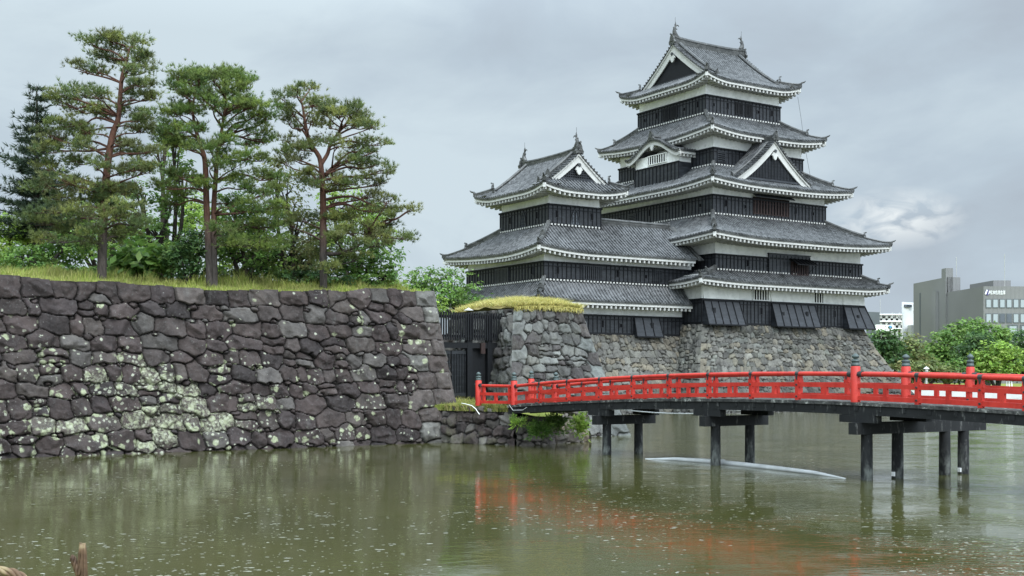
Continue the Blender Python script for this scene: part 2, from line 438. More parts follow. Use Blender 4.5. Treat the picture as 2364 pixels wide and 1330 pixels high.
def stone_face(name, W, H, res, pos, nrm, S, seed, palette, mat, parent, depth=.2, top=None, corner=0., tilt=.18, dens=None, warp=.10, bot=-.5, joint=1., qpal=None, tint=None):
    """height field of fitted stones; a runs along the face, b up it"""
    rs = np.random.RandomState(seed)
    na, nb_ = int(W / res) + 1, int((H - bot) / res) + 1
    a = np.linspace(0, W, na); b = np.linspace(bot, H, nb_)
    A, B = np.meshgrid(a, b); A = A.ravel(); B = B.ravel()
    wa = A + warp * (vnoise(A, B, seed + 1, 1.3) + .7 * vnoise(A, B, seed + 2, 4.1)) * 1.6
    wb = B + warp * (vnoise(A, B, seed + 3, 1.3) + .7 * vnoise(A, B, seed + 4, 4.1)) * 1.6
    S = np.array(S, float)
    mia, mib = np.median(S[:, 2]), np.median(S[:, 3])
    D1 = np.full(len(A), 1e9); D2 = np.full(len(A), 1e9); I1 = np.zeros(len(A), int)
    for i, (sa, sb, ia, ib, p) in enumerate(S):
        m = np.where((np.abs(A - sa) < 3.4 * ia + .8) & (np.abs(B - sb) < 3.4 * ib + .8))[0]
        if len(m) == 0: continue
        if p < 4 and min(ia, ib) > .2: ia, ib = math.sqrt(ia * mia), math.sqrt(ib * mib)
        if p > 4: da, db = np.abs(A[m] - sa + .25 * (wa[m] - A[m])), np.abs(B[m] - sb + .25 * (wb[m] - B[m]))
        else: da, db = np.abs(wa[m] - sa), np.abs(wb[m] - sb)
        d = ((da / ia) ** p + (db / ib) ** p) ** (1 / p)
        o1 = D1[m]; better = d < o1
        D2[m] = np.where(better, o1, np.minimum(D2[m], d))
        D1[m] = np.where(better, d, o1); I1[m] = np.where(better, i, I1[m])
    sz = np.minimum(S[I1, 2], S[I1, 3])
    e_ = np.clip((D2 - D1) * sz * .55, 0, 1)
    wj = (.028 + .035 * rs.rand(len(S)))[I1] * joint; k = np.clip((e_ - .010) / wj, 0, 1); k = k ** .38
    dep = depth * (.45 + .85 * rs.rand(len(S)))[I1]
    tx = (rs.rand(len(S)) - .5) * 2 * tilt; ty = (rs.rand(len(S)) - .5) * 2 * tilt
    la, lb = A - S[I1, 0], B - S[I1, 1]
    h = dep + tx[I1] * la + ty[I1] * lb
    for q in range(3):      # cleaved facets
        an = rs.rand(len(S)) * 6.283; sl_ = .3 + .8 * rs.rand(len(S)); of = (.1 + .55 * rs.rand(len(S)))
        fac = dep * 1.2 - sl_[I1] * (la * np.cos(an)[I1] + lb * np.sin(an)[I1] - of[I1] * sz)
        h = np.minimum(h, fac)
    h = h + .09 * vnoise(A, B, seed + 7, 2.7) + .055 * vnoise(A, B, seed + 8, 6.) + .035 * np.abs(vnoise(A, B, seed + 9, 3.9)) * 2
    h = np.clip(h, .03, depth * 2.4) * k - .12 * (1 - k)
    if corner:
        for cpos in ([0] if corner == 1 else [W] if corner == 2 else [0, W]):
            f = np.clip(np.abs(A - cpos) / .22, 0, 1); h = h * f + depth * .9 * (1 - f) * 0
    base = pos(A, B); V = base + np.outer(h, nrm)
    cols = np.array(palette)[rs.randint(0, len(palette), len(S))] * (.8 + .4 * rs.rand(len(S)))[:, None]
    if qpal is not None:
        q = S[:, 4] > 4
        cols[q] = np.array(qpal)[rs.randint(0, len(qpal), q.sum())] * (.85 + .3 * rs.rand(q.sum()))[:, None]
    if tint is not None: cols = tint(S, cols)
    kk = np.clip((k - .1) * 1.8, 0, 1)[:, None]; cv = cols[I1] * kk + np.array([.012, .011, .009]) * (1 - kk)
    idx = np.arange(na * nb_).reshape(nb_, na)
    Fq = np.stack([idx[:-1, :-1], idx[:-1, 1:], idx[1:, 1:], idx[1:, :-1]], -1).reshape(-1, 4)
    if top is not None:
        tp = top(S[:, 0]); keep = S[:, 1] < tp + 5
        kv = (keep[I1] | (B < top(A) - .3)) & (B < top(A) + .12 + .22 * vnoise(A, 0 * A + I1 * .37, seed, .8))
        Fq = Fq[kv[Fq].all(1)]
    o = np_obj(name, V, Fq, mat, parent, True, cv)
    if dens is not None:
        at = o.data.color_attributes.new('dens', 'FLOAT_COLOR', 'POINT')
        dd = np.ones((len(A), 4), np.float32); dd[:, :3] = dens(A, B, S[I1], rs.rand(len(S))[I1])[:, None]
        at.data.foreach_set('color', dd.ravel())
    return o

U2 = np.array([.8386, .5447]); V2 = np.array([-.5447, .8386])     # castle grid, along / into
U3 = np.array([*U2, 0]); V3 = np.array([*V2, 0]); Z3 = np.array([0, 0, 1.])
DARK = [(.075, .063, .063), (.060, .052, .053), (.085, .072, .071), (.078, .070, .068), (.10, .092, .087), (.068, .058, .056), (.050, .045, .046), (.088, .076, .074), (.070, .060, .060), (.082, .070, .069), (.12, .12, .116)]
GREYS = [(.13, .13, .122), (.10, .098, .093), (.17, .17, .16), (.20, .205, .195), (.085, .077, .075), (.15, .145, .135), (.08, .07, .068)]
TANS = [(.20, .195, .182), (.215, .20, .17), (.18, .175, .165), (.24, .215, .175), (.21, .205, .192), (.17, .165, .158), (.23, .225, .21)]
QUOIN = [(.16, .17, .162), (.11, .10, .096), (.095, .084, .080), (.21, .225, .215), (.12, .112, .108), (.09, .08, .077)]

# big moat wall on the left: a = 0 at its right corner, running left
MW_C = P(1075, 1020, EYE * F / (1020 - HY)); MW_C[2] = 0
def mw_bat(b): return .19 * b - .0045 * b * b
def mw_pos(A, B):
    bt = mw_bat(np.maximum(B, 0)) + np.minimum(B, 0) * .19
    return MW_C[None] - np.outer(A, U3) + np.outer(B, Z3) + np.outer(bt, V3) * 1.0 - np.outer(bt, U3) * .95
def mw_top(a):
    return np.interp(a, [0, 3, 9, 13, 18, 26, 40], [7.55, 7.5, 7.28, 7.22, 7.37, 7.47, 7.5])
wall = thing('moat_wall', 'tall dark dry stone moat wall with pale lichen patches and squared corner stones', 'stone wall', MW_C)
Wm = 36.0
S = rubble(Wm, 8.2, 1.12, .74, 11, .25)
S = [s for s in S if s[0] > 2.0 and s[1] < mw_top(np.array([s[0]]))[0] - .68]
xx = 2.0; rq0 = random.Random(91)
while xx < Wm + 1:
    l1 = rq0.uniform(.7, 1.6); S.append((xx + l1 / 2, float(mw_top(np.array([xx]))[0]) - .22 + rq0.uniform(-.1, .08), l1 * .5, rq0.uniform(.34, .46), 3.2)); xx += l1
rq = random.Random(3)
y = -.6; k = 0
while y < 8.2:
    hq = rq.uniform(.72, .92); l1 = 1.25 if k % 2 else .8; l1 *= rq.uniform(.9, 1.1)
    S.append((l1 / 2, y + hq / 2, l1 / 2, hq / 2, 9)); l2 = rq.uniform(.95, 1.35)
    S.append((l1 + l2 / 2, y + hq / 2 + rq.uniform(-.06, .06), l2 / 2, hq / 2, 5))
    y += hq; k += 1
def mw_dens(A, B, Sx, rr):
    base = .015 + .22 * np.clip((rr - .72) * 3.2, 0, 1)
    lo = np.exp(-((B - 1.2) / 1.7) ** 2) * np.clip((A - 1) / 5, .25, 1)
    patch = np.exp(-(((A - 15.5) / 4.2) ** 2 + ((B - 2.0) / 1.9) ** 2))
    return np.clip(base + .16 * lo * np.clip(rr * 1.8 - .35, 0, 1.4) + 1.1 * patch * np.clip(rr * 1.9 - .25, 0, 1.4), 0, .97)
stone_face('stone_facing', Wm, 8.0, .038, mw_pos, -V3, S, 21, DARK, M['moat_stone'], wall, .20, mw_top, 1, tilt=.25, joint=.8, dens=mw_dens, qpal=QUOIN)
# its return face beside the gate
def mws_pos(A, B):
    bt = mw_bat(np.maximum(B, 0)) + np.minimum(B, 0) * .19
    return MW_C[None] + np.outer(A, V3) + np.outer(B, Z3) + np.outer(bt, V3) - np.outer(bt, U3) * .95
S = rubble(9, 8.2, 1.3, .85, 12, .2)
stone_face('stone_facing', 9.0, 7.5, .07, mws_pos, U3, S, 22, DARK, M['moat_stone'], wall, .18, lambda a: 0 * a + 7.55, 1, dens=lambda A, B, s, r: 0 * A + .1)

# plateau of grass behind the wall
def plateau():
    na, nd = 110, 60
    a = np.linspace(-.2, 60, na); d = np.concatenate([np.linspace(.02, 6, 34), np.linspace(6.6, 70, nd - 34)])
    A, D = np.meshgrid(a, d); A = A.ravel(); D = D.ravel()
    tp = mw_top(A); bt = mw_bat(tp)
    z = tp - .06 + .13 * np.minimum(D, 4) + .05 * np.clip(D - 4, 0, 8) + .10 * vnoise(A, D, 5, .9)
    aa = np.maximum(A, 0)
    V = MW_C[None] - np.outer(A, U3) + np.outer(bt + D + .1, V3) - np.outer(bt * .95, U3) + np.outer(z, Z3)
    idx = np.arange(na * nd).reshape(nd, na)
    Fq = np.stack([idx[:-1, :-1], idx[:-1, 1:], idx[1:, 1:], idx[1:, :-1]], -1).reshape(-1, 4)
    return V, Fq
Vp, Fp = plateau()
tag(np_obj('grass_terrace_ground', Vp, Fp, M['turf'], None, True), kind='structure')
def plat_pt(a, d, extra=0):
    tp = float(mw_top(np.array([a]))[0]); bt = float(mw_bat(tp))
    z = tp - .06 + .13 * min(d, 4) + .05 * max(min(d - 4, 8), 0) + extra
    return MW_C - a * U3 + (bt + d + .1) * V3 - bt * .95 * U3 + z * Z3

def blades(name, base, hts, wd, cols, mat, lean=.35, seed=1, parent=None):
    """many grass blades: each a bent narrow triangle pair"""
    rs = np.random.RandomState(seed); n = len(base)
    an = rs.rand(n) * 6.283; ln = lean * rs.rand(n); la = rs.rand(n) * 6.283
    wv = np.stack([np.cos(an), np.sin(an), 0 * an], 1) * wd * .5
    lv = np.stack([np.cos(la), np.sin(la), 0 * la], 1) * (ln * hts)[:, None]
    mid = base + lv * .35 + np.outer(hts * .6, Z3); tip = base + lv * 1.1 + np.outer(hts, Z3)
    V = np.stack([base - wv, base + wv, mid - wv * .7, mid + wv * .7, tip], 1).reshape(-1, 3)
    o = np.arange(n) * 5
    Fq = np.concatenate([np.stack([o, o + 1, o + 3], 1), np.stack([o, o + 3, o + 2], 1), np.stack([o + 2, o + 3, o + 4], 1)])
    return np_obj(name, V, Fq, mat, parent, False, np.repeat(cols, 5, 0))
rs = np.random.RandomState(31)
N = 44000
ga = rs.rand(N) * 36; gd = .1 + rs.rand(N) ** 1.3 * 8
base = np.array([plat_pt(a, d, -.05) for a, d in zip(ga, gd)])
tall = np.clip((gd - 1.2) / 2.5, 0, 1)
ht = .14 + .2 * rs.rand(N) + tall * (.3 + .5 * rs.rand(N)) * (vnoise(ga, gd, 44, .5) + .7)
gc = np.array([(.25, .31, .055), (.33, .35, .085), (.40, .38, .14), (.20, .26, .05)])[rs.randint(0, 4, N)] * (.8 + .5 * rs.rand(N))[:, None]
pn = np.clip(vnoise(ga, gd, 51, .9) * 2.2 + .35, 0, 1)[:, None]; gc = gc * (1 - pn * .55) + np.array([.20, .19, .07]) * pn * .55
ht = .78 * ht * (1 + 1.1 * vnoise(ga, gd, 52, 1.7))
tag(blades('grass', base, ht, .035, gc, M['grass_blade'], .5, 3), 'long yellow green grass along the top of the moat wall', 'grass', kind='stuff')

# ------------------------------------------------------------------ stone bastion right of the gate
BA_C = P(1457, 1005, EYE * F / 140.); BA_C[2] = 0        # its front right foot at the water
def ba_bat(b): b = np.maximum(b, -.5); return .52 * b - .017 * b * b
def ba_pos(A, B):   # A = 0 at right corner, running left
    return BA_C[None] - np.outer(A, U3) + np.outer(B, Z3) + np.outer(ba_bat(B), V3) - np.outer(.19 * B, U3)
bast = thing('stone_bastion', 'grey stone gate bastion topped with a mound of dry grass', 'stone wall', BA_C)
S = rubble(8, 7.6, 1.12, .66, 61, .35)
S = [s for s in S if s[0] > 1.3 and s[0] < 6.7]
for side in (0, 1):
    y = -.6; k = 0
    while y < 7.4:
        hq = rq.uniform(.62, .85); l1 = (1.3 if (k + side) % 2 else .8)
        S.append((l1 / 2 if side == 0 else 7.85 - l1 / 2, y + hq / 2, l1 / 2, hq / 2, 7)); y += hq; k += 1
# left edge also batters: taper by trimming through the warp of A
BAW = 7.85
def ba_pos2(A, B):
    return ba_pos(A * (1 - .45 * np.maximum(B, -.5) / BAW), B)
BTOP = 7.05
def ba_tint(S, c): return c
stone_face('stone_facing', BAW, BTOP, .042, ba_pos2, -V3, S, 62, GREYS, M['gate_stone'], bast, .15, None, 3, qpal=QUOIN + GREYS, tilt=.10)
def bas_l(A, B):
    p = ba_pos2(np.full(len(A), BAW), B); return p + np.outer(A, V3)
S = rubble(7, 7.6, 1.2, .8, 63, .3)
stone_face('stone_facing', 7.0, BTOP, .06, bas_l, -U3, S, 64, GREYS, M['gate_stone'], bast, .16, None, 1)
def bas_r(A, B):
    p = ba_pos2(np.zeros(len(A)), B); return p + np.outer(A, V3)
stone_face('stone_facing', 9.0, BTOP, .07, bas_r, U3, rubble(9, 7.6, 1.2, .8, 65, .3), 66, GREYS, M['gate_stone'], bast, .16, None, 1)
# earth mound and straw
def mound_h(a, d):
    return 7.0 + .62 * np.clip(1 - ((a - 2.3) / 2.7) ** 2, 0, 1) ** .5 * np.clip(1 - ((d - 3.3) / 3.7) ** 2, 0, 1) ** .5
BT0 = float(ba_bat(np.array([BTOP]))[0])
def mound_pt(a, d):
    d = np.asarray(d); a = np.asarray(a)
    return BA_C[None] - np.outer(a + .19 * BTOP, U3) + np.outer(d + BT0 - .05, V3) + np.outer(mound_h(a, d), Z3)
na, nd = 60, 40
A, D = np.meshgrid(np.linspace(.1, 4.65, na), np.linspace(.02, 6.9, nd)); A = A.ravel(); D = D.ravel()
idx = np.arange(na * nd).reshape(nd, na)
Fq = np.stack([idx[:-1, :-1], idx[:-1, 1:], idx[1:, 1:], idx[1:, :-1]], -1).reshape(-1, 4)
mz = mound_pt(A, D); mz[:, 2] += .16 * vnoise(A, D, 9, 1.3) - .1
md = np_obj('grass_mound', mz, Fq, M['straw'], bast, True)
N = 13000
ga = .05 + rs.rand(N) * 4.65; gd = -.06 + rs.rand(N) ** 1.7 * 6.9
gc = np.array([(.60, .53, .19), (.68, .60, .27), (.52, .47, .16), (.40, .40, .12)])[rs.randint(0, 4, N)] * (.8 + .4 * rs.rand(N))[:, None]
straw = blades('dry_grass', mound_pt(ga, gd), .12 + .26 * rs.rand(N) * (1 + 1.2 * vnoise(ga, gd, 13, 1.6)), .04, gc, M['grass_blade'], 2.4, 5, bast)

ga = .05 + rs.rand(1500) * 4.65; N_ = 1500
dr_ = mound_pt(ga, -.06 - .12 * rs.rand(1500)); dr_[:, 2] += .03
gc = np.array([(.60, .53, .19), (.52, .47, .16), (.42, .38, .13)])[rs.randint(0, 3, 1500)] * (.8 + .4 * rs.rand(1500))[:, None]
blades('dry_grass', dr_, -(.04 + .34 * rs.rand(1500) ** 2), .04, gc, M['grass_blade'], .9, 6, bast)
# ------------------------------------------------------------------ black timber gate
GR = P(1160, 865, 66.0); GR[2] = 0           # right jamb on plan
GL = GR - 4.6 * U3
gz = 2.15
gate = thing('castle_gate', 'black timber gate of vertical slats between the stone walls', 'gate', (GR + GL) / 2 + Z3 * gz)
mb = MB()
ztop, zsl = 6.80, 5.28
n = 30
for i in range(n):
    p = GL + U3 * (4.6 * (i + .5) / n)
    mb.box(p + Z3 * (zsl + ztop + .03 * rnd.uniform(-1, 1)) / 2, U3 * .042, V3 * .03, Z3 * (ztop - zsl) / 2)
mb.build('slat_screen', M['black_batten'], gate)
mb = MB()
mb.beam(GL + Z3 * 6.55 + V3 * .08, GR + Z3 * 6.55 + V3 * .08, .09, .14); mb.beam(GL + Z3 * 5.5 + V3 * .08, GR + Z3 * 5.5 + V3 * .08, .09, .14)
mb.beam(GL + Z3 * 5.0 + V3 * .22, GR + Z3 * 5.0 + V3 * .22, .22, .3)
mb.build('crossbeam', M['black_batten'], gate)
for q in (.30, 2.55, 3.85):
    mb = MB(); p = GL + U3 * q + V3 * .25
    mb.box(p + Z3 * (gz + 6.7) / 2, U3 * .16, V3 * .16, Z3 * (6.7 - gz) / 2)
    po = mb.build('post', M['black_batten'], gate)
    if q < 3:
        mb = MB(); c = p + Z3 * 6.92; h_ = .2
        mb.add([c + U3 * h_ + V3 * h_, c - U3 * h_ + V3 * h_, c - U3 * h_ - V3 * h_, c + U3 * h_ - V3 * h_, c + Z3 * .16], [(0, 1, 4), (1, 2, 4), (2, 3, 4), (3, 0, 4), (3, 2, 1, 0)])
        mb.build('post_cap', M['white_trim'], po)
for q0, q1 in ((.45, 1.42), (1.48, 2.4)):
    mb = MB(); a0 = GL + U3 * q0 + V3 * .3; a1 = GL + U3 * q1 + V3 * .3
    mb.box((a0 + a1) / 2 + Z3 * (gz + 4.72) / 2 + V3 * .05, U3 * (q1 - q0) / 2, V3 * .03, Z3 * (4.72 - gz) / 2)
    dr = mb.build('door_leaf', M['black_batten'], gate)
    mb = MB()
    for i in range(9):
        p = a0 + (a1 - a0) * (i + .5) / 9
        mb.box(p + Z3 * (gz + 4.65) / 2 - V3 * .02, U3 * .022, V3 * .02, Z3 * (4.6 - gz) / 2)
    for zz_ in (4.62, gz + .15): mb.box((a0 + a1) / 2 + Z3 * zz_ - V3 * .025, U3 * (q1 - q0) / 2, V3 * .03, Z3 * .09)
    mb.build('lattice', M['black_board'], dr)
mb = MB(); p = GL + U3 * 3.2 + V3 * .4
mb.box(p + Z3 * (gz + 5.0) / 2, U3 * .5, V3 * .04, Z3 * (5.0 - gz) / 2)
mb.build('side_panel', M['black_batten'], gate)
mb = MB(); p = GL + U3 * 3.35 + V3 * .05
mb.box(p + Z3 * 4.85, U3 * .13, V3 * .05, Z3 * .3); mb.build('notice_plaque', M['brown_wood'], gate)
# rubble wall glimpsed behind the gate
bw = thing('rear_wall', 'low rubble wall glimpsed through the gate above its doors', 'stone wall', GL + V3 * 5)
stone_face('stone_facing', 8., 5.6, .09, lambda A, B: (GL + V3 * 5 - U3 * 2)[None] + np.outer(A, U3) + np.outer(B, Z3), -V3, rubble(8, 6, 1.0, .7, 71), 72, GREYS, M['gate_stone'], bw, .15, bot=1.5)

# ------------------------------------------------------------------ landing by the bridge
LB = [P(1020, 1020, EYE * F / 157), P(1190, 1029, EYE * F / 164), P(1262, 1027, EYE * F / 162), P(1358, 1019, EYE * F / 154.)]
for q in LB: q[2] = 0
land = thing('landing_wall', 'low mossy rubble bank under the far end of the bridge', 'stone wall', LB[1])
def seg_face(p0, p1, H, seed, pal, res=.045, sx=.8, sy=.55, bat=.12, parent=land, top=None):
    d = p1 - p0; L = np.linalg.norm(d); d = d / L; nr = np.array([d[1], -d[0], 0])
    stone_face('stone_facing', L, H + .3, res, lambda A, B: p0[None] + np.outer(A, d) + np.outer(B, Z3) - np.outer(bat * np.maximum(B, 0), nr), nr, rubble(L, H + .3, sx, sy, seed, .25), seed + 1, pal, M['bank_stone'], parent, .17, top or (lambda a: 0 * a + H), 0, tilt=.2, bot=-.4)
seg_face(LB[0], LB[1], 1.75, 81, GREYS + DARK)
seg_face(LB[1], LB[2], 1.35, 83, GREYS + TANS, sx=1.0, sy=.6)
seg_face(LB[2], LB[3], 1.35, 85, GREYS + TANS, sx=1.0, sy=.6)
seg_face(LB[3], LB[3] + V3 * 8, 1.4, 87, GREYS)
# ground of the landing running back through the gate
g0 = [LB[0] - V3 * -.2, LB[1] + V3 * .25, LB[2] + V3 * .3 , LB[3] + V3 * .3 - U3 * .2, LB[3] + V3 * 7 - U3 * .2, GR + U3 * .6 + V3 * 8, GL + V3 * 8 - U3 * 3, GL - U3 * 3, LB[0] - U3 * 3 + V3 * 3]
zt = [1.62, 1.62, 1.3, 1.25, 1.3, 2.15, 2.2, 2.15, 1.8]
mid = P(1130, 930, 59.); mid[2] = 1.93
vv = [np.array([q[0], q[1], z_]) for q, z_ in zip(g0, zt)] + [mid]
tag(np_obj('landing_ground', vv, [(i, (i + 1) % 9, 9) for i in range(9)], M['turf'], None), kind='structure')
N = 3800
ww = rs.rand(N, 3) ** 1.0
q0, q1, q2, q3 = LB[0] + V3 * .15, LB[1] + V3 * .1, mid + V3 * 3 + U3 * .6, LB[0] + V3 * 5
f0 = rs.rand(N)[:, None]; f1 = rs.rand(N)[:, None] ** 1.5
bb = (q0 * (1 - f0) + q1 * f0) * (1 - f1) + (q3 * (1 - f0) + q2 * f0) * f1
bb[:, 2] = 1.6 + .32 * f1[:, 0]
gc = np.array([(.30, .28, .08), (.20, .22, .05), (.40, .35, .14), (.14, .19, .04)])[rs.randint(0, 4, N)] * (.8 + .4 * rs.rand(N))[:, None]
tag(blades('tussock_grass', bb, .15 + .3 * rs.rand(N), .035, gc, M['grass_blade'], .9, 8), 'tufts of yellowing grass on the landing beside the bridge', 'grass', kind='stuff')
# ------------------------------------------------------------------ castle: survey helpers
K0 = np.array([17.26423, 108.0, 0.])
WU, WV = 21.51, 21.6
def K(u_, v_, z_): return K0 + U3 * u_ + V3 * v_ + Z3 * z_
def uat(px, v_):
    k = (px - CX) / F; q = K0 + v_ * V3
    return -(q[0] - k * q[1]) / (U3[0] - k * U3[1])
def vat(px, u_):
    k = (px - CX) / F; q = K0 + u_ * U3
    return -(q[0] - k * q[1]) / (V3[0] - k * V3[1])

class Face:
    """a wall face: 'F' looks along -v at v=c ; 'L' looks along -u at u=c. s = coordinate along the face"""
    def __init__(s, kind, c): s.k, s.c = kind, c
    def __call__(s, t, z, o=0.): return K(t, s.c - o, z) if s.k == 'F' else K(s.c - o, t, z)
    def at(s, px): return uat(px, s.c) if s.k == 'F' else vat(px, s.c)
    @property
    def d(s): return U3 if s.k == 'F' else V3
    @property
    def n(s): return -V3 if s.k == 'F' else -U3
def kbox(mb, u0, v0, z0, u1, v1, z1):
    mb.hexa([K(u0, v0, z0), K(u1, v0, z0), K(u1, v1, z0), K(u0, v1, z0), K(u0, v0, z1), K(u1, v0, z1), K(u1, v1, z1), K(u0, v1, z1)])
def fbox(mb, f, t0, t1, z0, z1, o0, o1):
    a = [f(t0, z0, o0), f(t1, z0, o0), f(t1, z0, o1), f(t0, z0, o1)]
    b = [f(t0, z1, o0), f(t1, z1, o0), f(t1, z1, o1), f(t0, z1, o1)]
    mb.hexa(a + b)

def storey(parent, rect, z0, zb, zt, faces='FLRB', pitch=.47, name='storey_wall'):
    u0, v0, u1, v1 = rect
    mb = MB(); kbox(mb, u0, v0, z0 - .8, u1, v1, zt + .9)
    wall_ = mb.build(name, M['plaster'], parent)
    mb = MB(); o = .09
    kbox(mb, u0 - o, v0 - o, z0 - .5, u1 + o, v1 + o, zb)
    cl = mb.build('weatherboard', M['black_board'], wall_)
    mb = MB()
    def run(p, q, nr):
        L = np.linalg.norm(q - p); d = (q - p) / L; n = max(2, int(L / pitch))
        for i in range(n + 1):
            c = p + d * (L * i / n)
            mb.box(c + Z3 * (zb + z0) / 2 + nr * .03, d * .022, nr * .03, Z3 * (zb - z0) / 2)
        mb.box((p + q) / 2 + Z3 * (zb - .03) + nr * .06, d * (L / 2 + .08), nr * .09, Z3 * .075)
        mb.box((p + q) / 2 + Z3 * (z0 + .12) + nr * .035, d * (L / 2 + .04), nr * .06, Z3 * .09)
        mb.box((p + q) / 2 + Z3 * (zb - .36) + nr * .02, d * L / 2, nr * .035, Z3 * .035)
    cs = [K(u0 - o, v0 - o, 0), K(u1 + o, v0 - o, 0), K(u1 + o, v1 + o, 0), K(u0 - o, v1 + o, 0)]
    if 'F' in faces: run(cs[0], cs[1], -V3)
    if 'R' in faces: run(cs[1], cs[2], U3)
    if 'B' in faces: run(cs[2], cs[3], V3)
    if 'L' in faces: run(cs[3], cs[0], -U3)
    mb.build('batten', M['black_batten'], wall_)
    return wall_
def loopholes(parent, f, z, items):
    for px, tall in items:
        t = f.at(px); w_, h_ = (.13, .30) if tall else (.14, .15)
        zc = z + (0 if tall else -.12)
        mb = MB()
        fbox(mb, f, t - w_ - .05, t + w_ + .05, zc - h_ - .05, zc + h_ + .05, .08, .135)
        mb.cm = 1; fbox(mb, f, t - w_, t + w_, zc - h_, zc + h_, .10, .139)
        mb.build('loophole', [M['black_board'], M['dark_void']], parent)
def slat_window(parent, f, t0, t1, z0, z1, n, matbar, horiz=False, o=.10, void='dark_void'):
    while parent.parent: parent = parent.parent
    mb = MB(); fbox(mb, f, t0, t1, z0, z1, .04, o + .006)
    wd = mb.build('window', M[void], parent)
    mb = MB()
    for i in range(n):
        if horiz:
            c = z0 + (z1 - z0) * (i + .5) / n; fbox(mb, f, t0, t1, c - .045, c + .045, o, o + .07)
        else:
            c = t0 + (t1 - t0) * (i + .5) / n; w_ = (t1 - t0) / n * (.19 if matbar == 'plaster' else .27); fbox(mb, f, c - w_, c + w_, z0, z1, o + .008, o + (.03 if matbar == 'plaster' else .07))
    for a, b in ((t0 - .07, t0), (t1, t1 + .07)): fbox(mb, f, a, b, z0 - .07, z1 + .07, o - .04, o + .08)
    for a, b in ((z0 - .07, z0), (z1, z1 + .07)): fbox(mb, f, t0, t1, a, b, o - .04, o + .08)
    mb.build('bars', M[matbar], wd)
    return wd

# ------------------------------------------------------------------ tiled roofs
def add_rib(mb, pts, side, r=.098):
    pts = [np.array(p) for p in pts]; side = np.array(side); n = len(pts)
    prof = [(-1, -.1), (-.72, .72), (.0, 1.02), (.72, .72), (1, -.1)]
    vs = []
    for p in pts:
        for a, b in prof: vs.append(p + side * a * r + Z3 * b * r * 1.5)
    k = len(prof)
    fs = [(i * k + j, (i + 1) * k + j, (i + 1) * k + j + 1, i * k + j + 1) for i in range(n - 1) for j in range(k - 1)]
    fs.append(tuple(range(k)))
    mb.add(vs, fs)
def ridge_bar(mb, pts, wd, ht):
    """built-up tile ridge along pts: stacked box with a rounded cover"""
    pts = [np.array(p) for p in pts]; n = len(pts); vs = []
    prof = [(-.5, -.3), (-.5, .62), (-.62, .64), (-.62, .74), (-.42, .78), (-.26, 1.0), (.26, 1.0), (.42, .78), (.62, .74), (.62, .64), (.5, .62), (.5, -.3)]
    for i, p in enumerate(pts):
        d = pts[min(i + 1, n - 1)] - pts[max(i - 1, 0)]; d = d / np.linalg.norm(d)
        s_ = np.cross(d, Z3); s_ /= np.linalg.norm(s_)
        for a, b in prof: vs.append(p + s_ * a * wd + Z3 * b * ht)
    k = len(prof)
    fs = [(i * k + j, i * k + j + 1, (i + 1) * k + j + 1, (i + 1) * k + j) for i in range(n - 1) for j in range(k - 1)]
    fs += [tuple(range(k)), tuple((n - 1) * k + j for j in range(k))[::-1]]
    mb.add(vs, fs)
def end_tile(mb, p, d, s=1.):
    """ornamental ridge-end tile facing d (horizontal unit)"""
    d = np.array(d); sd_ = np.cross(d, Z3)
    p = np.array(p)
    out_ = [(-.42, -.25), (-.5, .05), (-.34, .28), (-.30, .55), (-.16, .8), (.16, .8), (.30, .55), (.34, .28), (.5, .05), (.42, -.25), (.18, -.12), (-.18, -.12)]
    a = [p + sd_ * x * s + Z3 * y * s + d * .11 * s for x, y in out_]; b = [q - d * .25 * s for q in a]
    n = len(a)
    mb.add(a + b, [tuple(range(n))[::-1], tuple(range(n, 2 * n))] + [(i, (i + 1) % n, n + (i + 1) % n, n + i) for i in range(n)])
    mb.tube([p + Z3 * .78 * s - d * .15 * s, p + Z3 * .92 * s + d * .28 * s], .11 * s, 8)
    mb.box(p + d * .14 * s + Z3 * .25 * s, sd_ * .16 * s, d * .06 * s, Z3 * .16 * s)

def eave_run(parts, edge, inw, ovh, zrise, spacing=.5, skip=None):
    """edge: list of points along the eave (tile underside edge), inw: inward horizontal unit vectors per run"""
    tl, wh, so_, rf = parts
    e = [np.array(p) for p in edge]; inw = np.array(inw)
    # dark tile edge
    tl.slab([p + Z3 * .02 for p in e], [p - Z3 * .13 for p in e], inw * .16)
    # white plastered eave board
    q = [p + inw * .07 - Z3 * .131 for p in e]
    wh.slab(q, [p - Z3 * .21 for p in q], inw * .14)
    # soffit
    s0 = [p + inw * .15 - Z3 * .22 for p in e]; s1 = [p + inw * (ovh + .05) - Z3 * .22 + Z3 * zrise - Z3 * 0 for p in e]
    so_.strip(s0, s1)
    # rafters
    L = [0]
    for i in range(len(e) - 1): L.append(L[-1] + np.linalg.norm(e[i + 1] - e[i]))
    n = int(L[-1] / spacing)
    for i in range(n):
        t = (i + .5) * L[-1] / n
        j = max(0, min(len(e) - 2, int(np.searchsorted(L, t)) - 1)); f_ = (t - L[j]) / (L[j + 1] - L[j])
        p = e[j] * (1 - f_) + e[j + 1] * f_
        d = (e[j + 1] - e[j]); d = d / np.linalg.norm(d)
        rem = min(t, L[-1] - t)
        ln = min(ovh, max(.35, rem * .95))
        a = p + inw * .12 - Z3 * .49; b = p + inw * ln - Z3 * .49 + Z3 * zrise * ln / max(ovh, .01)
        ax = (b - a) / 2
        rf.box((a + b) / 2, d * .09, ax, Z3 * .115)

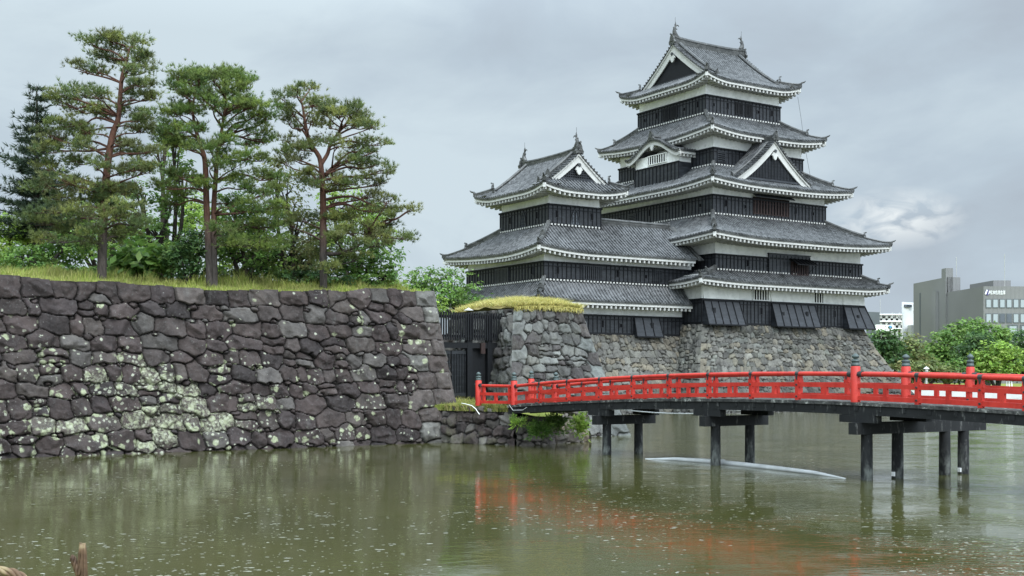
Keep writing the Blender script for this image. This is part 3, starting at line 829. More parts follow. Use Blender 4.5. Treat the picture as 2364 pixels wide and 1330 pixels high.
def side_defs(E, T):
    (a0, b0, a1, b1), (c0, d0, c1, d1) = E, T
    return {'F': (np.array([a0, b0]), np.array([a1, b0]), np.array([1., 0]), np.array([0, 1.]), c0 - a0, a1 - c1, d0 - b0),
            'R': (np.array([a1, b0]), np.array([a1, b1]), np.array([0, 1.]), np.array([-1., 0]), d0 - b0, b1 - d1, a1 - c1),
            'B': (np.array([a1, b1]), np.array([a0, b1]), np.array([-1., 0]), np.array([0, -1.]), a1 - c1, c0 - a0, b1 - d1),
            'L': (np.array([a0, b1]), np.array([a0, b0]), np.array([0, -1.]), np.array([1., 0]), b1 - d1, d0 - b0, c0 - a0)}
def skirt_roof(parent, E, T, zE, zT, lift, wall, sides='FRBL', hips=('FL', 'FR', 'BR', 'BL'), conc=.25, pitch=.36, name='roof', wstrip=True):
    """hipped skirt roof between eave rectangle E and wall rectangle T; wall = rectangle of the wall below"""
    sheet, ribs, tl, wh, so_, rf, rg, ws = MB(), MB(), MB(), MB(), MB(), MB(), MB(), MB()
    sd = side_defs(E, T)
    def zf(t, lf): return zE + (zT - zE) * ((1 - conc) * t + conc * t * t) + lift * lf * (1 - t) ** 1.3
    def lfun(x, L, a, b):
        l_ = 0.
        if a > .3: l_ = max(l_, max(0, 1 - x / a / 2.0) ** 2)
        if b > .3: l_ = max(l_, max(0, 1 - (L - x) / b / 2.0) ** 2)
        return l_
    for s_ in sides:
        e0, e1, d, n, a, b, Rn = sd[s_]; L = np.linalg.norm(e1 - e0)
        d3 = U3 * d[0] + V3 * d[1]; n3 = U3 * n[0] + V3 * n[1]
        def pt(x, t): q = e0 + d * x + n * t * Rn; return K(q[0], q[1], zf(t, lfun(x, L, a, b)))
        def tmax(x):
            m = 1.
            if a > .3: m = min(m, x / a)
            if b > .3: m = min(m, (L - x) / b)
            return max(m, 0.)
        xs = sorted(set([round(q, 4) for q in np.linspace(0, L, int(L / .55) + 2)] + [round(a, 4), round(L - b, 4)]))
        xs = [q for q in xs if 0 <= q <= L]
        nt_ = 6
        vs = [pt(x, tmax(x) * j / nt_) for x in xs for j in range(nt_ + 1)]
        sheet.add(vs, [(i * (nt_ + 1) + j, (i + 1) * (nt_ + 1) + j, (i + 1) * (nt_ + 1) + j + 1, i * (nt_ + 1) + j + 1) for i in range(len(xs) - 1) for j in range(nt_)])
        nr = int(L / pitch)
        for i in range(nr):
            x = (i + .5) * L / nr; tm = tmax(x)
            if tm < .05: continue
            add_rib(ribs, [pt(x, tm * j / 5) + (-n3 * .05 if j == 0 else 0) for j in range(6)], d3)
        ovh = {'F': wall[1] - E[1], 'R': E[2] - wall[2], 'B': E[3] - wall[3], 'L': wall[0] - E[0]}[s_]
        eave_run((tl, wh, so_, rf), [pt(x, 0) for x in xs], n3, ovh, .12)
        if wstrip:
            q0, q1 = pt(a if a > .3 else 0, 1), pt(L - b if b > .3 else L, 1)
            ws.beam(q0 + Z3 * .10 - n3 * .02, q1 + Z3 * .10 - n3 * .02, .13, .15)
            nn = int(np.linalg.norm(q1 - q0) / pitch)
            for i in range(nn):
                p = q0 + (q1 - q0) * (i + .5) / nn
                ws.box(p + Z3 * .06 - n3 * .12, d3 * .09, n3 * .1, Z3 * .07)
    cor = {'FL': ('F', 0, 'L'), 'FR': ('R', 0, 'F'), 'BR': ('B', 0, 'R'), 'BL': ('L', 0, 'B')}
    sheet.merge(ribs); roof = sheet.build(name, M['roof_tile'], parent)
    for h_ in hips:
        e0, e1, d, n, a, b, Rn = sd[cor[h_][0]]; L = np.linalg.norm(e1 - e0)
        def hp(t): q = e0 + d * t * a + n * t * Rn; return K(q[0], q[1], zf(t, lfun(t * a, L, a, b)))
        od = hp(0) - hp(1); od[2] = 0; od /= np.linalg.norm(od)
        rg = MB()
        pts = [hp(t) for t in np.linspace(.0, .55, 7)]
        pts[0] = pts[0] + Z3 * .10 + od * .06
        ridge_bar(rg, pts, .26, .30)
        ridge_bar(rg, [hp(t) for t in np.linspace(.40, 1.0, 8)], .30, .52)
        end_tile(rg, hp(.40) + Z3 * .18, od, .62)
        rg.tube([hp(0) + Z3 * .33 - od * .1, hp(0) + Z3 * .42 + od * .22, hp(0) + Z3 * .52 + od * .36], [.09, .08, .03], 7)
        rg.build('hip_ridge', M['ridge_tile'], roof)
        # corner beam end under the eave
        mb = MB(); mb.beam(hp(0) - od * 1.1 - Z3 * .5, hp(0) - od * .05 - Z3 * .42, .24, .22); mb.build('corner_beam', M['white_trim'], roof)
    tl.build('eave_tiles', M['ridge_tile'], roof)
    wh.build('eave_board', M['white_trim'], roof)
    so_.build('soffit', M['soffit_shade'], roof)
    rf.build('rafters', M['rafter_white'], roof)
    if wstrip: ws.build('plaster_seam', M['white_trim'], roof)
    return roof

def pendant(mb, M_, a, zt, s=1.):
    """carved gable pendant in the plane a, hanging from zt, with a dark boss above"""
    out_ = [(-.5, .05), (-.62, -.12), (-.5, -.25), (-.42, -.18), (-.36, -.5), (-.2, -.72), (0, -.85), (.2, -.72), (.36, -.5), (.42, -.18), (.5, -.25), (.62, -.12), (.5, .05), (.3, .3), (0, .55), (-.3, .3)]
    A_ = [M_(a + .07, x * s, zt + y * s) for x, y in out_]; B_ = [M_(a - .07, x * s, zt + y * s) for x, y in out_]; n = len(A_)
    mb.add(A_ + B_, [tuple(range(n)), tuple(range(n, 2 * n))[::-1]] + [(i, n + i, n + (i + 1) % n, (i + 1) % n) for i in range(n)])
def boss(mb, M_, a, z, r):
    A_ = [M_(a + .1, r * math.cos(t), z + r * math.sin(t)) for t in np.linspace(0, 6.283, 7)[:-1]]
    B_ = [M_(a, r * math.cos(t), z + r * math.sin(t)) for t in np.linspace(0, 6.283, 7)[:-1]]
    mb.add(A_ + B_, [tuple(range(6)), tuple(range(6, 12))[::-1]] + [(i, 6 + i, 6 + (i + 1) % 6, (i + 1) % 6) for i in range(6)])
def gable_face(parent, M_, a_wall, a_verge, half, zf, zlow, lattice, name='gable'):
    """dark gable wall, white barge boards and pendant. zf(|b|) = underside height of roof at that half-width"""
    bs = np.linspace(0, half, 15)
    mb = MB()
    prof = [(b, zf(b) - .1) for b in bs]
    pts = [(-b, z) for b, z in prof[::-1]] + [(b, z) for b, z in prof[1:]]
    lo_ = [(b, min(zlow, z)) for b, z in pts]
    mb.strip([M_(a_wall, b, z) for b, z in pts], [M_(a_wall, b, z) for b, z in lo_])
    g = mb.build(name, M['black_batten'], parent)
    mb = MB(); x = -half
    if lattice:
        while x < half:
            z1 = zf(abs(x)) - .2
            if z1 - zlow > .15: mb.box((M_(a_wall + .03, x, zlow) + M_(a_wall + .03, x, z1)) / 2, (M_(0, 1, 0) - M_(0, 0, 0)) * .03, (M_(1, 0, 0) - M_(0, 0, 0)) * .03, Z3 * (z1 - zlow) / 2)
            x += .2
        if lattice == 2:
            z = zlow + .2
            while z < zf(0) - .6:
                w_ = max([b for b in bs if zf(b) - .25 > z] or [0])
                if w_ > .1: mb.box(M_(a_wall + .05, 0, z), (M_(0, 1, 0) - M_(0, 0, 0)) * w_, (M_(1, 0, 0) - M_(0, 0, 0)) * .03, Z3 * .03)
                z += .2
    mb.box(M_(a_wall + .08, 0, zlow + .05), (M_(0, 1, 0) - M_(0, 0, 0)) * half * .82, (M_(1, 0, 0) - M_(0, 0, 0)) * .06, Z3 * .1)
    mb.build('lattice', M['black_board'], g)
    for sg in (-1, 1):
        mb = MB()
        A_ = [M_(a_verge - .10, sg * b, zf(b) - .06) for b in bs]
        mb.slab(A_, [p - Z3 * (.16 + .10 * i / 14) for i, p in enumerate(A_)], M_(-.14, 0, 0) - M_(0, 0, 0))
        A_ = [M_(a_verge - .22, sg * b, zf(b) - .2 - .1 * i / 14) for i, b in enumerate(bs)]
        mb.slab(A_, [p - Z3 * ((.80 - .28 * i / 14) * min(1., half / 4.)) for i, p in enumerate(A_)], M_(-.12, 0, 0) - M_(0, 0, 0))
        mb.build('barge_board', M['white_trim'], g)
    mb = MB(); pendant(mb, M_, a_verge - .10, zf(0) - 1.42, .62 if half > 3 else .5); pn = mb.build('pendant', M['white_trim'], g)
    mb = MB(); boss(mb, M_, a_verge - .05, zf(0) - 1.08, .17); bo = mb.build('boss', M['iron'], g)
    return g

def roof_fish(parent, M_, a, z, sg, s=1.):
    """fish shaped ridge-end finial, tail up, facing along the ridge"""
    mb = MB(); T_ = lambda x, y: M_(a + sg * x * s, 0, z + y * s)
    W_ = M_(0, 1, 0) - M_(0, 0, 0)
    mb.tube([T_(-.30, .02), T_(-.12, .12), T_(.08, .32), T_(.14, .62), T_(.08, .92), T_(-.02, 1.12), T_(-.05, 1.25)], [.16 * s, .25 * s, .27 * s, .21 * s, .15 * s, .10 * s, .07 * s], 9)
    for q in ([(-.03, 1.15), (-.22, 1.32), (-.42, 1.30), (-.55, 1.14)], [(-.03, 1.15), (.0, 1.36), (-.06, 1.5), (.0, 1.68)], [(.08, .85), (.24, .98), (.22, 1.1)], [(.02, .75), (-.16, .9), (-.32, .86)]):
        mb.tube([T_(*p) for p in q], [.1 * s, .085 * s, .06 * s, .015 * s][:len(q) - 1] + [.012 * s], 6)
    mb.tube([T_(0, 1.6), T_(0, 2.15)], .018 * s, 5)
    mb.box(T_(.05, .0), (M_(1, 0, 0) - M_(0, 0, 0)) * .42 * s, W_ * .24 * s, Z3 * .12 * s)
    return mb.build('roof_fish', M['ridge_tile'], parent)

def irimoya(parent, M_, A, B, G, zE, zR, lift, ov, wallA, wallB, conc=.2, pitch=.36, lattice=1, ridge_h=.62, ridge_w=.42, fish=1.):
    """hip-and-gable roof; a along the ridge, b across"""
    Gv = G + ov
    da, db = M_(1, 0, 0) - M_(0, 0, 0), M_(0, 1, 0) - M_(0, 0, 0)
    def zp(d): t = d / B; return zE + (zR - zE) * ((1 - conc) * t + conc * t * t)
    def lf(dc, d): return lift * max(0, 1 - dc / 3.4) ** 2 * max(0, 1 - d / 2.2)
    sheet, ribs, tl, wh, so_, rf = MB(), MB(), MB(), MB(), MB(), MB()
    nt_ = 9
    for sg in (-1, 1):
        def pt(a, d): return M_(a, sg * (B - d), zp(d) + lf(A - abs(a), d))
        xs = sorted(set(list(np.round(np.linspace(-A, A, 44), 4)) + [-Gv, Gv, -Gv - 1e-3, Gv + 1e-3]))
        dm = lambda a: B if abs(a) <= Gv else max(0., A - abs(a))
        vs = [pt(x, dm(x) * j / nt_) for x in xs for j in range(nt_ + 1)]
        sheet.add(vs, [(i * (nt_ + 1) + j, (i + 1) * (nt_ + 1) + j, (i + 1) * (nt_ + 1) + j + 1, i * (nt_ + 1) + j + 1) for i in range(len(xs) - 1) for j in range(nt_) if abs(xs[i + 1] - xs[i]) > 2e-3])
        n = int(2 * A / pitch)
        for i in range(n):
            x = -A + (i + .5) * 2 * A / n
            if Gv - .75 < abs(x) <= Gv: m0 = A - Gv + .15
            else: m0 = dm(x)
            if m0 < .1: continue
            add_rib(ribs, [pt(x, m0 * j / 8) - (db * -sg * .05 if j == 0 else 0) for j in range(9)], da)
        eave_run((tl, wh, so_, rf), [pt(x, 0) for x in xs if abs(abs(x) - Gv) > 1e-6], -sg * db, B - wallB, .15)
        def hp_(b, d, s2): return M_(s2 * (A - d), b, zp(d) + lf(B - abs(b), d))
        s2 = sg
        ys = list(np.linspace(-B, B, 40)); dmh = lambda b: min(A - G + .05, max(0., B - abs(b)))
        vs = [hp_(y_, dmh(y_) * j / 4, s2) for y_ in ys for j in range(5)]
        sheet.add(vs, [(i * 5 + j, (i + 1) * 5 + j, (i + 1) * 5 + j + 1, i * 5 + j + 1) for i in range(len(ys) - 1) for j in range(4)])
        n = int(2 * B / pitch)
        for i in range(n):
            y_ = -B + (i + .5) * 2 * B / n; m0 = dmh(y_)
            if m0 < .1: continue
            add_rib(ribs, [hp_(y_, m0 * j / 4, s2) + (da * s2 * .05 if j == 0 else 0) for j in range(5)], db)
        eave_run((tl, wh, so_, rf), [hp_(y_, 0, s2) for y_ in ys], -s2 * da, A - wallA, .15)
    # verge rolls
    for sa in (-1, 1):
        for sb in (-1, 1):
            d = A - Gv + .35
            while d < B - .1:
                p = M_(sa * (Gv - .70), sb * (B - d), zp(d) + .02); q = M_(sa * (Gv + .06), sb * (B - d), zp(d) + .02)
                ribs.tube([p, q], .095, 6); d += .30
    sheet.merge(ribs); roof = sheet.build('top_roof', M['roof_tile'], parent)
    for sa in (-1, 1):
        for sb in (-1, 1):
            mb = MB()
            d0 = A - Gv
            pts = [M_(sa * (Gv - .92), sb * (B - d), zp(d)) for d in np.linspace(d0 * .75, B - .05, 12)]
            ridge_bar(mb, pts, .30, .42); dn = pts[0] - pts[1]; dn[2] = 0; dn /= np.linalg.norm(dn)
            end_tile(mb, pts[0] + Z3 * .1, dn, .55)
            mb.build('descending_ridge', M['ridge_tile'], roof)
            mb = MB()
            hp = [M_(sa * (A - d), sb * (B - d), zp(d) + lf(0, 0) * max(0, 1 - d / 1.9) ** 1.3) for d in np.linspace(0, d0 + .1, 8)]
            od = hp[0] - hp[-1]; od[2] = 0; od /= np.linalg.norm(od)
            hp[0] = hp[0] + Z3 * .12 + od * .06
            ridge_bar(mb, hp, .28, .34)
            mb.tube([hp[0] + Z3 * .30 - od * .1, hp[0] + Z3 * .38 + od * .22, hp[0] + Z3 * .50 + od * .36], [.09, .08, .03], 7)
            end_tile(mb, hp[-1] + Z3 * .25, od, .6)
            mb.build('hip_ridge', M['ridge_tile'], roof)
            mb = MB(); mb.beam(hp[0] - od * 1.1 - Z3 * .6, hp[0] - od * .12 - Z3 * .55, .24, .22); mb.build('corner_beam', M['white_trim'], roof)
    mb = MB()
    ridge_bar(mb, [M_(a, 0, zR - .05 + .18 * (abs(a) / Gv) ** 3) for a in np.linspace(-Gv + .12, Gv - .12, 13)], ridge_w, ridge_h)
    for sa in (-1, 1):
        end_tile(mb, M_(sa * (Gv - .05), 0, zR + .1), sa * da, .9)
    mb.build('main_ridge', M['ridge_tile'], roof)
    for sa in (-1, 1): roof_fish(roof, M_, sa * (Gv - .45), zR + ridge_h * .98, sa, fish)
    tl.build('eave_tiles', M['ridge_tile'], roof); wh.build('eave_board', M['white_trim'], roof)
    so_.build('soffit', M['soffit_shade'], roof); rf.build('rafters', M['rafter_white'], roof)
    zg = zp(A - G)
    for sa in (-1, 1):
        M2 = (lambda a, b, z, sa=sa: M_(sa * a, b * sa, z))
        gable_face(parent, M2, G, Gv, B - (A - Gv) - .1, lambda b: zp(B - b), zg, lattice)
    return roof

def dormer_gable(parent, M_, half, zb, za, back, lattice=1, conc=.28):
    """triangular dormer: ridge along a (a outward), front verge at a=0"""
    da, db = M_(1, 0, 0) - M_(0, 0, 0), M_(0, 1, 0) - M_(0, 0, 0)
    def zf(b): t = 1 - abs(b) / half; return zb + (za - zb) * ((1 - conc) * t + conc * t * t)
    sheet, ribs = MB(), MB(); bs = np.linspace(0, half, 12)
    for sg in (-1, 1):
        sheet.slab([M_(0, sg * b, zf(b)) for b in bs], [M_(-back, sg * b, zf(b)) for b in bs], -Z3 * .1)
        a = -.85
        while a > -back:
            add_rib(ribs, [M_(a, sg * b, zf(b)) for b in bs[::-1]], da); a -= .32
        b = .25
        while b < half:
            ribs.tube([M_(-.62, sg * b, zf(b) + .03), M_(.06, sg * b, zf(b) + .03)], .095, 6); b += .27
    sheet.merge(ribs); r_ = sheet.build('dormer_roof', M['roof_tile'], parent)
    mb = MB(); ridge_bar(mb, [M_(a, 0, za) for a in np.linspace(-back, -.05, 4)], .34, .55); end_tile(mb, M_(0.02, 0, za + .1), da, .8)
    mb.build('main_ridge', M['ridge_tile'], r_)
    for sg in (-1, 1):
        mb = MB(); ridge_bar(mb, [M_(-.74, sg * b, zf(b)) for b in bs[1:]], .26, .34); end_tile(mb, M_(-.74, sg * half, zb + .1), sg * db, .5)
        mb.build('descending_ridge', M['ridge_tile'], r_)
    gable_face(parent, M_, -.45, 0., half - .1, zf, zb + .02, lattice)
    return r_

# ------------------------------------------------------------------ the great keep
keep = thing('castle_keep', 'tall black and white five tiered keep on a stone base beyond the red bridge', 'castle', K(10.75, 10.8, 8.0))
f1 = storey(keep, (0, 0, WU, WV), 8.0, 10.3, 11.7)
f2 = storey(keep, (1.78, .15, 21.45, 21.4), 12.95, 14.5, 15.75)
f3 = storey(keep, (3.21, 2.05, 18.3, 19.5), 18.4, 20.32, 21.2)
f4 = storey(keep, (4.79, 3.65, 16.72, 18.0), 23.4, 25.14, 26.4)
f5 = storey(keep, (5.76, 5.82, 15.75, 16.02), 28.82, 30.75, 31.95)
skirt_roof(keep, (-1.95, -1.95, 23.4, 23.5), (1.78, .15, 21.45, 21.4), 11.85, 13.05, .28, (0, 0, WU, WV))
skirt_roof(keep, (-.96, -2.75, 22.7, 24.0), (3.21, 2.05, 18.3, 19.5), 15.85, 18.5, .4, (1.78, .15, 21.45, 21.4))
skirt_roof(keep, (1.27, -.05, 20.24, 21.5), (4.79, 3.65, 16.72, 18.0), 21.3, 23.5, .42, (3.21, 2.05, 18.3, 19.5))
skirt_roof(keep, (3.05, 1.9, 18.45, 19.6), (5.76, 5.82, 15.75, 16.02), 26.5, 28.92, .5, (4.79, 3.65, 16.72, 18.0))
MK = lambda a, b, z: K(10.755 + a, 10.81 + b, z)
irimoya(keep, MK, 6.45, 6.72, 4.6, 32.05, 36.95, .6, .42, 5.0, 5.1, conc=.22, lattice=0, ridge_h=.75, fish=.92)
MD = lambda a, b, z: K(10.0 + b, .62 - a, z)
dormer_gable(keep, MD, 4.95, 22.0, 25.95, 3.4)

FF5, FL5 = Face('F', 5.82), Face('L', 5.76)
FF3, FL3 = Face('F', 2.05), Face('L', 3.21)
FF2, FF1, FF4 = Face('F', .15), Face('F', 0), Face('F', 3.65)
loopholes(f5, FF5, 30.0, [(1645.6, 0), (1678, 1), (1749, 0), (1780, 1)])
loopholes(f5, FL5, 30.0, [(1613, 1), (1582, 0), (1518, 1), (1490, 0)])
for a, b in ((1697, 1712), (1719, 1733.6)): slat_window(f5, FF5, FF5.at(a), FF5.at(b), 29.35, 30.45, 5, 'black_batten')
for a, b in ((1566, 1552), (1547, 1533)): slat_window(f5, FL5, FL5.at(a), FL5.at(b), 29.35, 30.45, 5, 'black_batten')
slat_window(f4, FF4, FF4.at(1655), FF4.at(1671), 23.85, 24.8, 5, 'black_board', True)
loopholes(f3, FF3, 19.6, [(1674, 1), (1719, 0), (1835, 1), (1875, 0)])
loopholes(f3, FL3, 19.6, [(1619, 0), (1578, 1), (1540, 0), (1502, 1), (1432, 0)])
slat_window(f3, FL3, FL3.at(1470), FL3.at(1455), 18.75, 19.75, 6, 'black_board', True)
# open window with its lifted shutter, third storey
a, b = FF3.at(1738), FF3.at(1818)
wd = slat_window(f3, FF3, a, b, 18.95, 20.45, 12, 'brown_wood')
mb = MB(); q = [FF3(a - .25, 20.95, .1), FF3(b + .25, 20.95, .1), FF3(b + .3, 20.5, .75), FF3(a - .3, 20.5, .75)]
mb.hexa([p - Z3 * .07 for p in q] + q); mb.build('shutter', M['black_board'], keep)
loopholes(f2, FF2, 13.85, [(1724, 1), (1770, 0), (1960, 0)])
# raised boarding and propped shutter, second storey
a, b = FF2.at(1772), FF2.at(1866)
mb = MB(); fbox(mb, FF2, a, b, 12.95, 14.86, .085, .2)
for i in range(12):
    t = a + (b - a) * i / 11; fbox(mb, FF2, t - .03, t + .03, 12.98, 14.8, .2, .25)
fbox(mb, FF2, a - .08, b + .08, 14.86, 14.95, .05, .3)
mb.build('raised_boarding', M['black_board'], f2)
a, b = FF2.at(1823), FF2.at(1861)
slat_window(f2, FF2, a, b, 13.05, 14.2, 7, 'brown_wood', o=.21)
mb = MB(); q = [FF2(a - .15, 14.55, .24), FF2(b + .2, 14.55, .24), FF2(b + .25, 13.95, 1.25), FF2(a - .2, 13.95, 1.25)]
mb.hexa([p - Z3 * .07 for p in q] + q)
for i in range(6):
    t = i / 5; mb.beam(q[0] * (1 - t) + q[1] * t + Z3 * .03, q[3] * (1 - t) + q[2] * t + Z3 * .03, .06, .06)
sh = mb.build('shutter', M['black_batten'], keep)
mb = MB(); mb.tube([FF2(a, 13.2, .25), FF2(a - .1, 13.95, 1.2)], .025, 5); mb.tube([FF2(b, 13.2, .25), FF2(b + .1, 13.95, 1.2)], .025, 5); mb.build('prop', M['black_batten'], sh)
loopholes(f1, FF1, 9.4, [(1756, 1), (1925, 1)])
def drop_panel(parent, f, t0, t1, z0, z1, out_, lp, right_flare=0.):
    while parent.parent: parent = parent.parent
    mb = MB()
    p = [f(t0 - .1, z0, out_), f(t1 + .1 + right_flare, z0, out_), f(t1 + .1 + right_flare, z0, 0), f(t0 - .1, z0, 0)]
    q = [f(t0, z1, .14), f(t1, z1, .14), f(t1, z1, 0), f(t0, z1, 0)]
    mb.hexa(p + q)
    o = mb.build('stone_drop_panel', M['black_board'], parent)
    mb = MB(); n = max(3, int(abs(t1 - t0) / .85))
    for i in range(n + 1):
        s_ = i / n
        mb.beam(p[0] * (1 - s_) + p[1] * s_ + f.n * .02 + Z3 * .02, q[0] * (1 - s_) + q[1] * s_ + f.n * .03, .07, .07, f.n)
    mb.beam(p[0] + f.n * .02, p[1] + f.n * .02, .12, .12); mb.beam(q[0] + f.n * .03, q[1] + f.n * .03, .1, .14)
    for s_, tall in lp:
        c = (p[0] * (1 - s_) + p[1] * s_) * .45 + (q[0] * (1 - s_) + q[1] * s_) * .55
        mb.box(c + f.n * .02, f.d * .15, f.n * .04, Z3 * (.3 if tall else .16))
    mb.build('batten', M['black_batten'], o)
for a, b, lp, rf_ in ((1622, 1704, [(.22, 1)], 0), (1779, 1878, [(.2, 0), (.75, 1)], 0), (1945, 1994, [(.5, 0)], .55)):
    drop_panel(f1, FF1, FF1.at(a), FF1.at(b), 7.95, 10.2, .95, lp, rf_)
    mb = MB(); t0, t1 = FF1.at(a), FF1.at(b)
    mb.hexa([FF1(t0, 10.22, .16), FF1(t1, 10.22, .16), FF1(t1, 10.22, -.05), FF1(t0, 10.22, -.05), FF1(t0, 11.75, .03), FF1(t1, 11.75, .03), FF1(t1, 11.75, -.05), FF1(t0, 11.75, -.05)])
    mb.build('flared_plaster', M['plaster'], f1)
for a, b, n in ((1737, 1773, 6), (1870, 1899, 5)):
    slat_window(f1, FF1, FF1.at(a), FF1.at(b), 10.45, 11.5, n, 'plaster', o=.03)
# curved-gable bay on the left face
bay_u, bv0, bv1 = 3.2, 6.75, 13.45
mb = MB(); kbox(mb, bay_u, bv0, 22.2, 4.9, bv1, 25.3)
bay = mb.build('gable_bay', M['plaster'], keep)
mb = MB(); kbox(mb, bay_u - .08, bv0 - .08, 22.2, 4.9, bv1 + .08, 24.15); mb.build('weatherboard', M['black_board'], bay)
FB = Face('L', bay_u - .08); mb = MB()
for i in range(13): t = bv0 + (bv1 - bv0) * i / 12; fbox(mb, FB, t - .035, t + .035, 22.3, 24.1, 0, .06)
fbox(mb, FB, bv0 - .1, bv1 + .1, 24.08, 24.2, -.05, .1)
mb.build('batten', M['black_batten'], bay)
slat_window(bay, Face('L', bay_u), 8.6, 11.4, 24.45, 25.25, 8, 'plaster', o=.03)
MBY = lambda a, b, z: K(bay_u - .75 - a, 10.1 + b, z)
hb = 4.15
def bell(b): s_ = min(1., abs(b) / (hb * .93)); return 24.72 + 1.55 * (.5 + .5 * math.cos(math.pi * s_)) ** .85 + (.06 if s_ >= 1 else 0)
bs = np.linspace(-hb, hb, 33)
mb = MB(); mb.slab([MBY(0, b, bell(b) + .42) for b in bs], [MBY(-2.6, b, bell(b) + .42) for b in bs], -Z3 * .14)
for b in np.arange(-hb + .1, hb, .27): mb.tube([MBY(-.55, b, bell(b) + .46), MBY(.08, b, bell(b) + .46)], .095, 6)
for a in np.arange(-.8, -2.6, -.32): add_rib(mb, [MBY(a, b, bell(b) + .42) for b in bs[16:]][::-1], U3); add_rib(mb, [MBY(a, b, bell(b) + .42) for b in bs[:17]], U3)
cr_ = mb.build('curved_gable_roof', M['roof_tile'], keep)
mb = MB(); ridge_bar(mb, [MBY(a, 0, bell(0) + .42) for a in (-2.4, -1.2, -.05)], .34, .45); end_tile(mb, MBY(.02, 0, bell(0) + .5), -U3, .85)
ridge_bar(mb, [MBY(-.68, b, bell(b) + .42) for b in bs], .2, .2)
mb.build('main_ridge', M['ridge_tile'], cr_)
mb = MB(); A_ = [MBY(-.06, b, bell(b) + .40) for b in bs]; mb.slab(A_, [p - Z3 * .15 for p in A_], U3 * .14)
A_ = [MBY(-.16, b, bell(b) + .23) for b in bs]; mb.slab(A_, [p - Z3 * .34 for p in A_], U3 * .14)
mb.build('barge_board', M['white_trim'], cr_)
mb = MB(); pendant(mb, MBY, -.1, bell(0) - .28, .42); mb.build('pendant', M['white_trim'], cr_)
tl, wh, so_, rf = MB(), MB(), MB(), MB()
for sg in (-1, 1):
    eave_run((tl, wh, so_, rf), [MBY(a, sg * hb, bell(hb) + .36) for a in (-.1, -1.0, -2.4)], -sg * V3, hb - 3.35, .1, .4)
for m_, n_, t_ in ((tl, 'eave_tiles', 'ridge_tile'), (wh, 'eave_board', 'white_trim'), (so_, 'soffit', 'soffit_shade'), (rf, 'rafters', 'rafter_white')): m_.build(n_, M[t_], cr_)
mb = MB()
q = [K(17.0, 4.4, 31.7), K(16.4, 3.0, 26.9), K(15.6, 1.4, 23.0), K(18.2, .2, 21.6)]
mb.tube([q[0], q[0] * .5 + q[1] * .5 + U3 * .05, q[1], q[1] * .5 + q[2] * .5, q[2], q[3]], .018, 5)
mb.build('lightning_cable', M['iron'], keep)

# ------------------------------------------------------------------ the smaller north keep with its linking wing
VK, UK = 2.55, -15.66
tower = thing('castle_tower', 'smaller black and white castle tower with linking wing left of the great keep', 'castle tower', K(-11.4, 7.9, 6.9))
t1 = storey(tower, (UK, VK, -.12, 9.4), 6.9, 8.66, 9.6, 'FL')
t1b = storey(tower, (UK, 9.41, -6, 15.18), 6.9, 8.66, 9.6, 'LB')
t2 = storey(tower, (UK, VK, 1.0, 8.6), 11.5, 13.1, 13.75, 'FL')
t2b = storey(tower, (UK, 8.61, -6, 15.18), 11.5, 13.1, 13.75, 'LB')
t3 = storey(tower, (-14.14, 4.05, -8.58, 11.69), 16.45, 18.31, 19.35)
skirt_roof(tower, (-17.3, 1.0, -.14, 16.9), (UK, VK, -.14, 15.18), 9.78, 11.5, .28, (UK, VK, -.14, 15.18), 'FLB', ('FL', 'BL'))
skirt_roof(tower, (-17.25, 1.05, -8.58, 17.2), (-14.14, 4.05, -8.58, 11.69), 13.95, 16.5, .5, (UK, VK, -8.58, 15.18), 'FLB', ('FL', 'BL'), conc=.12)
# linking wing roof: ridge parallel to the front
rid_v, rid_z = 5.05, 17.15
def wz(d): return 13.95 + (rid_z - 13.95) * (d / (rid_v - 1.05)) * (.88 + .12 * d / 4.)
sheet, ribs, tl, wh, so_, rf = MB(), MB(), MB(), MB(), MB(), MB()
us = np.linspace(-8.58, 1.3, 20); ds = np.linspace(0, rid_v - 1.05, 8)
for sg in (0, 1):
    pt = lambda u_, d: K(u_, 1.05 + d, wz(d)) if sg == 0 else K(u_, 2 * rid_v - 1.05 - d, wz(d))
    sheet.add([pt(u_, d) for u_ in us for d in ds], [(i * 8 + j, (i + 1) * 8 + j, (i + 1) * 8 + j + 1, i * 8 + j + 1) for i in range(19) for j in range(7)])
    for i in range(27): add_rib(ribs, [pt(-8.55 + 9.8 * (i + .5) / 27, d) for d in ds], U3)
    eave_run((tl, wh, so_, rf), [pt(u_, 0) for u_ in us if u_ <= .5], V3 if sg == 0 else -V3, 1.5, .12)
sheet.merge(ribs); wr = sheet.build('wing_roof', M['roof_tile'], tower)
for m_, n_, t_ in ((tl, 'eave_tiles', 'ridge_tile'), (wh, 'eave_board', 'white_trim'), (so_, 'soffit', 'soffit_shade'), (rf, 'rafters', 'rafter_white')): m_.build(n_, M[t_], wr)
mb = MB(); ridge_bar(mb, [K(u_, rid_v, rid_z - .05) for u_ in np.linspace(-8.5, .4, 6)], .4, .55); end_tile(mb, K(.35, rid_v, rid_z), U3, .7); mb.build('main_ridge', M['ridge_tile'], wr)
mb = MB(); ridge_bar(mb, [K(.7 + .25 * d / 4, 1.05 + d, wz(d)) for d in ds], .34, .3); mb.build('end_ridge', M['ridge_tile'], wr)
MT = lambda a, b, z: K(-11.36 + b, 7.87 - a, z)
irimoya(tower, MT, 5.75, 4.6, 4.17, 19.45, 22.95, .5, .42, 3.82, 2.78, conc=.16, lattice=2, ridge_h=.5, ridge_w=.36, fish=.85)
TF, TL_ = Face('F', VK), Face('L', UK)
T3F, T3L = Face('F', 4.05), Face('L', -14.14)
loopholes(t1, TF, 7.9, [(1389, 1), (1432, 0)])
